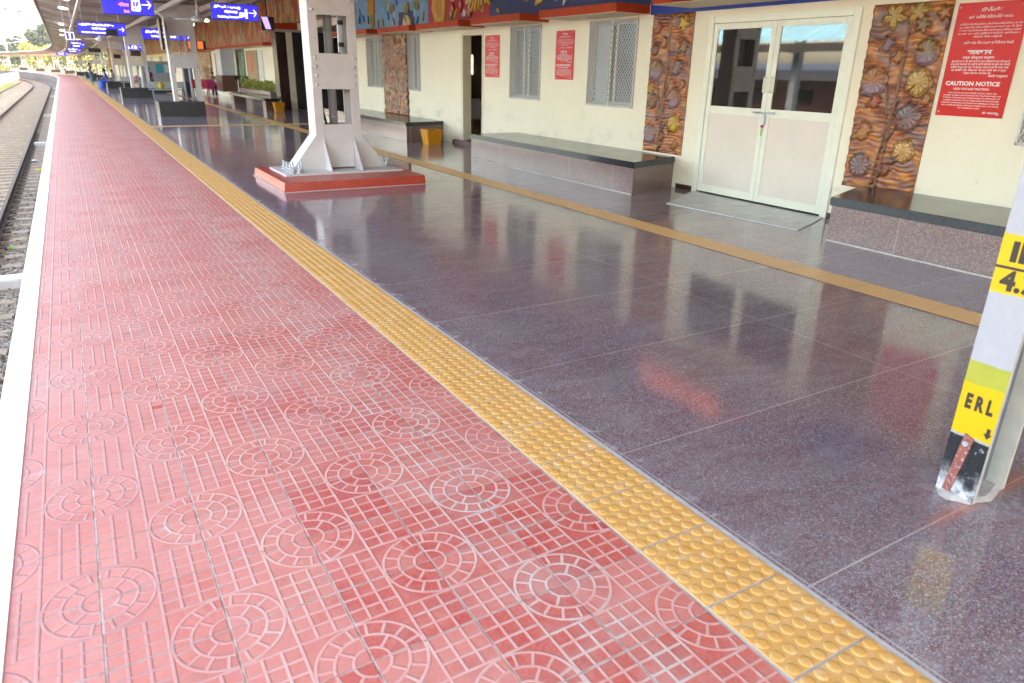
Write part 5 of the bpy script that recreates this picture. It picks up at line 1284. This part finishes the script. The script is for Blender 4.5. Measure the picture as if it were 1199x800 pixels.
def person(label, loc, rz, H, pose, top, bottom, group=None):
    """faces local -Y.  one continuous skinned body with five short finger chains per hand, clothing and hair as children"""
    s = H / 1.65; t = thing('person', label, 'person', loc, rz)
    if pose == 'stand':
        hip, kn, an, toe = .86, (.0, .46), (.02, .08), -.14
        L = [((0, 0, .90), .12), ((0, .01, 1.08), (.12, .10)), ((0, .01, 1.28), (.15, .10)), ((0, 0, 1.40), .055), ((0, -.01, 1.47), .055), ((0, -.01, 1.55), (.075, .09)), ((0, -.01, 1.62), .06)]
        legs = lambda sx: [((sx * .09, 0, .84), .085), ((sx * .10, -.01, .48), .055), ((sx * .10, .02, .09), .035), ((sx * .11, -.13, .03), .03)]
        arms = lambda sx: [((sx * .17, 0, 1.34), .05), ((sx * .22, .03, 1.10), .038), ((sx * .22, -.06, .88), .028), ((sx * .22, -.09, .80), .03)]
    else:
        L = [((0, 0, .55), .13), ((0, -.03, .75), (.13, .11)), ((0, -.06, .95), (.15, .10)), ((0, -.09, 1.07), .055), ((0, -.11, 1.13), .055), ((0, -.13, 1.20), (.075, .09)), ((0, -.13, 1.27), .06)]
        legs = lambda sx: [((sx * .09, -.06, .53), .09), ((sx * .11, -.46, .50), .06), ((sx * .11, -.44, .10), .037), ((sx * .11, -.58, .04), .03)]
        arms = lambda sx: [((sx * .17, -.06, 1.00), .05), ((sx * .22, -.10, .78), .038), ((sx * .12, -.34, .66), .028), ((sx * .06, -.40, .64), .03)]
    J = [(Vector(p) * s, (r if isinstance(r, tuple) else (r, r))) for p, r in L]; J = [(p, (r[0] * s, r[1] * s)) for p, r in J]; E_ = [(i, i + 1) for i in range(len(L) - 1)]
    for sx in (-1, 1):
        i0 = len(J); lg = legs(sx)
        for k, (p, r) in enumerate(lg): J.append((Vector(p) * s, (r * s, r * s))); E_.append((0 if k == 0 else len(J) - 2, len(J) - 1))
        ar = arms(sx)
        for k, (p, r) in enumerate(ar): J.append((Vector(p) * s, (r * s, r * s))); E_.append((2 if k == 0 else len(J) - 2, len(J) - 1))
        hnd = len(J) - 1; hp = J[hnd][0]; dr_ = (J[hnd][0] - J[hnd - 1][0]).normalized()
        for f in range(5):
            o1 = hp + dr_ * .04 * s + Vector(((f - 2) * .014 * s * (1 if pose == 'stand' else .5), (f - 2) * .010 * s, 0)); ln = (.035, .055, .06, .055, .042)[f]
            J.append((o1, (.009, .009))); E_.append((hnd, len(J) - 1)); J.append((o1 + dr_ * ln * s + Vector((0, -.01 * s, 0)), (.008, .008))); E_.append((len(J) - 2, len(J) - 1))
    body('body', J, E_, M['skin'], t, 1)
    hd = J[5][0]; mb = MB(); ellipsoid(mb, (hd.x, hd.y + .018 * s, hd.z + .035 * s), (.094 * s, .105 * s, .105 * s), M['hair']); ellipsoid(mb, (hd.x, hd.y + .10 * s, hd.z - .02 * s), (.05 * s, .05 * s, .05 * s), M['hair']); o = mb.build('hair'); o.parent = t
    mb = MB()
    for sx in (-1, 1): ellipsoid(mb, (hd.x + sx * .03 * s, hd.y - .088 * s, hd.z + .005), (.012 * s, .007 * s, .006 * s), M['white_ink']); ellipsoid(mb, (hd.x + sx * .085 * s, hd.y, hd.z - .01), (.012 * s, .02 * s, .03 * s), M['skin'])
    ellipsoid(mb, (hd.x, hd.y - .10 * s, hd.z - .02 * s), (.013 * s, .018 * s, .025 * s), M['skin']); ellipsoid(mb, (hd.x, hd.y - .09 * s, hd.z - .055 * s), (.025 * s, .008 * s, .007 * s), M['maroon_cloth']); o = mb.build('face'); o.parent = t
    # clothing: shells over the trunk, arms and legs
    JT = [(J[0][0], (J[0][1][0] * 1.18, J[0][1][1] * 1.18)), (J[1][0], (J[1][1][0] * 1.15, J[1][1][1] * 1.15)), (J[2][0], (J[2][1][0] * 1.12, J[2][1][1] * 1.15))]; ET = [(0, 1), (1, 2)]
    for sx in (-1, 1):
        a = arms(sx)
        JT.append((Vector(a[0][0]) * s, (.068 * s, .068 * s))); ET.append((2, len(JT) - 1)); JT.append(((Vector(a[0][0]) * .35 + Vector(a[1][0]) * .65) * s, (.058 * s, .058 * s))); ET.append((len(JT) - 2, len(JT) - 1))
    body('shirt', JT, ET, M[top], t, 1)
    JT = [(J[0][0] - Vector((0, 0, .02 * s)), (.145 * s, .14 * s))]; ET = []
    for sx in (-1, 1):
        l = legs(sx)
        for k in range(3):
            r = (.115, .085, .065)[k] if pose == 'stand' else (.13, .12, .10)[k]
            JT.append((Vector(l[k][0]) * s, (r * s, r * s))); ET.append((0 if k == 0 else len(JT) - 2, len(JT) - 1))
    body('trousers' if pose == 'stand' else 'skirt', JT, ET, M[bottom], t, 1)
    return t
person('person in blue seated on the black plinth edge facing the track', (2.48, 57.4, 0), -PI / 2, 1.6, 'sit', 'blue_cloth', 'blue_cloth')
person('person in a violet top and teal trousers standing by the steel bench', (3.85, 43.6, 0), 2.6, 1.45, 'stand', 'violet_cloth', 'teal_cloth')
person('child in a beige shirt and black trousers near the plastic chairs', (6.95, 43.3, 0), 2.9, 1.27, 'stand', 'beige_cloth', 'black_cloth')
mb = MB(); ellipsoid(mb, (0, 0, .16), (.14, .10, .17), M['yellow_cloth']); mb.tube([(-.06, 0, .3), (0, 0, .42), (.06, 0, .3)], .012, M['yellow_cloth'], 6); o = mb.build('cloth_bag'); o.location = (4.05, 43.35, .42); tag(o, 'yellow cloth bag beside the person in violet', 'bag')
o.location = (4.12, 41.25, .455)
mb = MB(); mb.lathe([(.15, 0), (.17, .1), (.17, .42), (.13, .46)], M['blue_cloth'], (0, 0, 0), 16); o = mb.build('blue_drum'); o.location = (2.15, 57.0, 0); tag(o, 'small blue drum standing before the seated person', 'drum')

person('person in grey seated behind the person in blue on the black plinth', (3.0, 58.6, 0), -PI / 2, 1.55, 'sit', 'greycloth', 'greycloth')
person('person in dark clothes standing far away beyond the seated pair', (2.0, 72, 0), 2.0, 1.6, 'stand', 'black_cloth', 'teal_cloth')
mb = MB(); ellipsoid(mb, (0, 0, .18), (.32, .22, .19), M['pinkcloth']); ellipsoid(mb, (.1, .05, .36), (.12, .1, .08), M['pinkcloth']); o = mb.build('cloth_bundle'); o.location = (4.1, 56.3, .455); tag(o, 'pink cloth bundle on the steel bench by the fourth plinth', 'bundle')
mb = MB(); mb.prism([(2.74, 1.35), (2.96, 1.30), (2.93, 2.0), (2.98, 2.55), (2.78, 2.55), (2.80, 2.0)], 'y', 57.9, 57.97, M['gold']); tag(mb.build('hanging_drape'), 'gold cloth draped down the left side of the fourth column', 'drape')
for (xx, yy, zz, lb) in ((3.32, 42.66, 1.55, 'cream poster with dark heading on the third column'), (3.38, 58.37, 1.5, 'cream poster on the fourth column, farther off')):
    t = thing('column_poster', lb, 'poster', (xx, yy, zz))
    mb = MB(); mb.box(xx - .28, xx + .28, yy - .03, yy - .016, zz, zz + .42, M['soffit']); child(mb, 'sheet', t); mb = MB(); mb.box(xx - .22, xx + .22, yy - .03, yy - .016, zz + .425, zz + .68, M['brown']); child(mb, 'heading', t)
mb = MB(); mb.box(2.86, 2.93, 26.5, 27.1, 2.05, 2.95, M['case'], .01); tag(mb.build('wall_screen'), 'black flat screen seen edge on at the left side of the second column', 'screen')
mb = MB(); mb.box(1.9, 2.7, 64, 64.1, 2.35, 2.62, M['case'], .01); tag(mb.build('dark_board'), 'small dark hanging board left of the far columns', 'board')
# ------------------------------------------------------------------ trees, poles, buildings beyond
def tree(x, y, h, r, m, label, seed, z=-1.3, n=2600):
    random.seed(seed); t = thing('tree', label, 'tree', (x, y, z), 0, 'trees beyond the far platform')
    mb = MB(); mb.tube([(0, 0, 0), (.1, 0, h * .3), (.2, .1, h * .55)], [h * .03, h * .022, h * .012], M['bark'], 8)
    cl = []
    for k in range(11):
        a = random.random() * 2 * PI; q = r * random.uniform(.25, .8); cl.append(Vector((q * math.cos(a), q * math.sin(a), h * random.uniform(.42, .9))))
    for c_ in cl: mb.tube([(.1, 0, h * .3), tuple(c_ * .6 + Vector((0, 0, h * .2))), tuple(c_)], [h * .012, h * .008, h * .004], M['bark'], 5)
    o = mb.build('trunk'); o.parent = t
    mb = MB()
    for c_ in cl:
        rr = r * random.uniform(.28, .5); foliage(mb, n // 11, c_.x, c_.y, c_.z, rr, rr, rr * .75, r * .075, m)
    o = mb.build('crown', fix=False); o.parent = t
TR = [(-9, 330, 13.5, 8.0, 'leaf', 'dense dark tree above the far blue canopy edge, largest on the skyline'), (-1.5, 300, 15.5, 5.5, 'leaf', 'thin taller tree poking out beside the canopy edge'), (-17, 350, 9, 6.0, 'leaf', 'lower tree on the skyline, left of the largest one'),
      (4, 270, 7.5, 5, 'leaf2', 'bright green tree seen under the far canopy between columns'), (-4.5, 262, 7.5, 5, 'leaf2', 'yellow green tree under the far canopy, left of the bright one'), (-13, 290, 7, 5, 'leaf', 'green tree at far left under the canopy edge'), (12, 280, 8, 6, 'leaf', 'green tree under the canopy behind the far columns')]
for i, (x, y, h, r, m, lb) in enumerate(TR): tree(x, y, h, r, M[m], lb, 20 + i)
random.seed(11)
mb = MB()
for k in range(40): foliage(mb, 60, -9 - random.random() * 12, 100 + k * 2.2, .25 + random.random() * .3, 1.4, 1.4, .5, .16, M['leaf2'])
tag(mb.build('weeds'), kind='stuff')
mb = MB(); random.seed(5)  # hedge added to cover the too bright open floor past the bend
for k in range(62):
    y = 118 + k * 2.6; foliage(mb, 90, 10.5 + cx(y) * .97, y, 1.0 + .5 * random.random(), 1.3, 1.7, 1.7, .22, M['leaf'] if random.random() < .7 else M['leaf2'])
hd = mb.build('hedge', fix=False); tag(hd, 'tall dark green hedge added to screen the bright floor at the farthest bend', 'hedge')
# catenary mast and wires across the track
t = thing('catenary_mast', 'thin pale overhead line mast standing before the far trees', 'mast', (-9.2, 190, -1.3))
mb = MB(); mb.tube([(0, 0, 0), (0, 0, 8.4)], .13, M['lightpanel'], 8); o = mb.build('pole'); o.parent = t
mb = MB(); mb.tube([(0, 0, 7.6), (4.2, -2, 7.0)], .05, M['lightpanel'], 6); mb.tube([(0, 0, 6.4), (4.2, -2, 7.0)], .04, M['lightpanel'], 6); o = mb.build('cantilever'); o.parent = t
mb = MB(); mb.tube([(-6.5, 60, 4.83), (-1.9, 60, 4.66)], .075, M['postweb'], 8); mb.tube([(-1.9, 60, 4.66), (-.7, 60, 4.60)], .05, M['postweb'], 8)
for x in (-4.9, -2.5): mb.tube([(x - .06, 60, 4.78), (x + .06, 60, 4.77)], .09, M['case'], 10)
t = thing('wire_support_arm', 'grey horizontal overhead line support arm against the white sky', 'support arm', (-6.5, 60, -1.3))
o = child(mb, 'arm', t); mb = MB(); mb.tube([(-6.5, 60, -1.3), (-6.5, 60, 6.5)], .12, M['zinc'], 8); child(mb, 'mast', t)
mb = MB(); mb.tube([(-2.3, -5, 5.6), (-2.3, 60, 5.3), (-2.5, 100, 5.3), (-7, 150, 5.3), (-16, 200, 5.4)], .012, M['case'], 5); tag(mb.build('contact_wire'), 'thin contact wire hanging over the track', 'wire')
# distant buildings under the far canopy
t = thing('distant_shed', 'small distant building with orange board at the far left', 'building', (-30, 330, -1.3))
mb = MB(); mb.box(-38, -16, 300, 306, -1.3, 1.9, M['whitewash']); child(mb, 'wall', t); mb = MB(); mb.box(-29, -24.5, 299.6, 299.9, .6, 2.6, M['orange']); child(mb, 'signboard', t)
mb = MB(); mb.box(-34, 40, 306.2, 306.6, -1.3, .5, M['stonewall']); tag(mb.build('far_boundary_wall'), 'pale boundary wall closing the view beneath the far canopy', 'wall')

# ------------------------------------------------------------------ opposite platform (seen mirrored in the door glass)
t = thing('opposite_shelter', 'opposite platform shelter with blue roof, mirrored in the door glass', 'shelter', (-12, 25, -1.3))
mb = MB(); mb.box(-22, -9.2, -2, 52, -1.36, -.1, M['cement']); child(mb, 'platform', t)
mb = MB()
rows = 0; vs = []; fs = []; y = 0
while y < 50:
    for dy, dz in ((0, 0), (.16, 0), (.24, .05), (.40, .05)):
        for x, z in ((-9.0, 2.9), (-13.0, 4.5)): vs.append((x, y + dy, z + dz))
        rows += 1
    y += .5
for i in range(rows - 1): fs.append((2 * i, 2 * i + 1, 2 * i + 3, 2 * i + 2))
mb.faces(vs, fs, M['bluesheet']); child(mb, 'roof', t)
mb = MB(); mb.box(-9.25, -9.1, 0, 50, 2.55, 2.86, M['case']); child(mb, 'fascia_beam', t)
for k in range(6):
    mb = MB(); mb.box(-11.2, -10.9, 4 + k * 8.5, 4.3 + k * 8.5, -.1, 3.6, M['postweb']); mb.bar((-11, 4.15 + k * 8.5, 2.6), (-9.3, 4.15 + k * 8.5, 2.75), .14, .14, M['postweb']); child(mb, 'pillar', t)
t = thing('train_coach', 'dark maroon coach with silver roof, mirrored in the door glass', 'train', (-15.5, 25, -1.3))
mb = MB(); mb.box(-16.8, -13.8, 2, 46, -.9, 1.5, M['coach'], .05); child(mb, 'body', t)
mb = MB(); mb.prism([(-16.8, 1.5), (-13.8, 1.5), (-13.95, 1.95), (-14.6, 2.25), (-16.0, 2.25), (-16.65, 1.95)], 'y', 2, 46, M['coachroof']); child(mb, 'roof', t)
for k in range(18):
    mb = MB(); mb.box(-13.795, -13.78, 3 + k * 2.4, 4.3 + k * 2.4, .4, 1.1, M['doorglass']); child(mb, 'window', t)
for k in range(6):
    mb = MB(); mb.tube([(-13.9, 4.5 + k * 7.5, -.95), (-14.05, 4.5 + k * 7.5, -.95)], .42, M['case'], 18); child(mb, 'wheel', t)

mb = MB(); mb.box(-60, 60, -12, 420, -2.4, 19, M['haze']); tag(mb.build('haze'), kind='stuff')
# ================================================================== camera, light, world
cam = bpy.data.cameras.new('camera'); co = bpy.data.objects.new('camera', cam); COL.objects.link(co); SC.camera = co
cam.sensor_width = 36; cam.lens = 823.9 * 36 / 1199; cam.clip_end = 4000; cam.clip_start = .05; cam.dof.use_dof = True; cam.dof.focus_distance = 6.5; cam.dof.aperture_fstop = 3.5
rt = Vector((0.858719929595092, -0.5120647310226504, 0.019743195255601666)); up = Vector((0.16735932910220344, 0.3166556939306325, 0.9336594810013819)); fw = Vector((0.4843458861997905, 0.7984477958789856, -0.3576173650388488))
mt = Matrix((rt, up, -fw)).transposed().to_4x4(); mt.translation = Vector((0, 0, 1.6)); co.matrix_world = mt

SUN_EL, SUN_AZ = 30, 100     # azimuth measured from +Y towards +X: sun from the track side
w = bpy.data.worlds.new('World'); SC.world = w; w.use_nodes = True; nt = w.node_tree; bg = nt.nodes['Background']
sk = nt.nodes.new('ShaderNodeTexSky'); sk.sky_type = 'NISHITA'; sk.sun_disc = False; sk.sun_elevation = R(SUN_EL); sk.sun_rotation = R(SUN_AZ); sk.air_density = 1.0; sk.dust_density = 4.0; sk.ozone_density = 1.0
nt.links.new(sk.outputs[0], bg.inputs[0]); bg.inputs[1].default_value = .15
sl = bpy.data.lights.new('sun', 'SUN'); so = bpy.data.objects.new('sun', sl); COL.objects.link(so); sl.energy = .55; sl.angle = R(12); sl.color = (1, .96, .9)
d = Vector((math.sin(R(SUN_AZ)) * math.cos(R(SUN_EL)), math.cos(R(SUN_AZ)) * math.cos(R(SUN_EL)), math.sin(R(SUN_EL))))
so.rotation_euler = (-d).to_track_quat('-Z', 'Y').to_euler(); so.location = (-5, 5, 20)
vs_ = SC.view_settings; SC.display_settings.display_device = 'sRGB'; vs_.view_transform = 'Standard'; vs_.look = 'None'; vs_.gamma = 1; vs_.use_curve_mapping = False; vs_.exposure = 3.88; vs_.use_white_balance = True; vs_.white_balance_temperature = 8700; vs_.white_balance_tint = 15
bpy.data.objects.remove(_co)
SC.cycles.max_bounces = 8; SC.cycles.diffuse_bounces = 4; SC.cycles.use_denoising = True
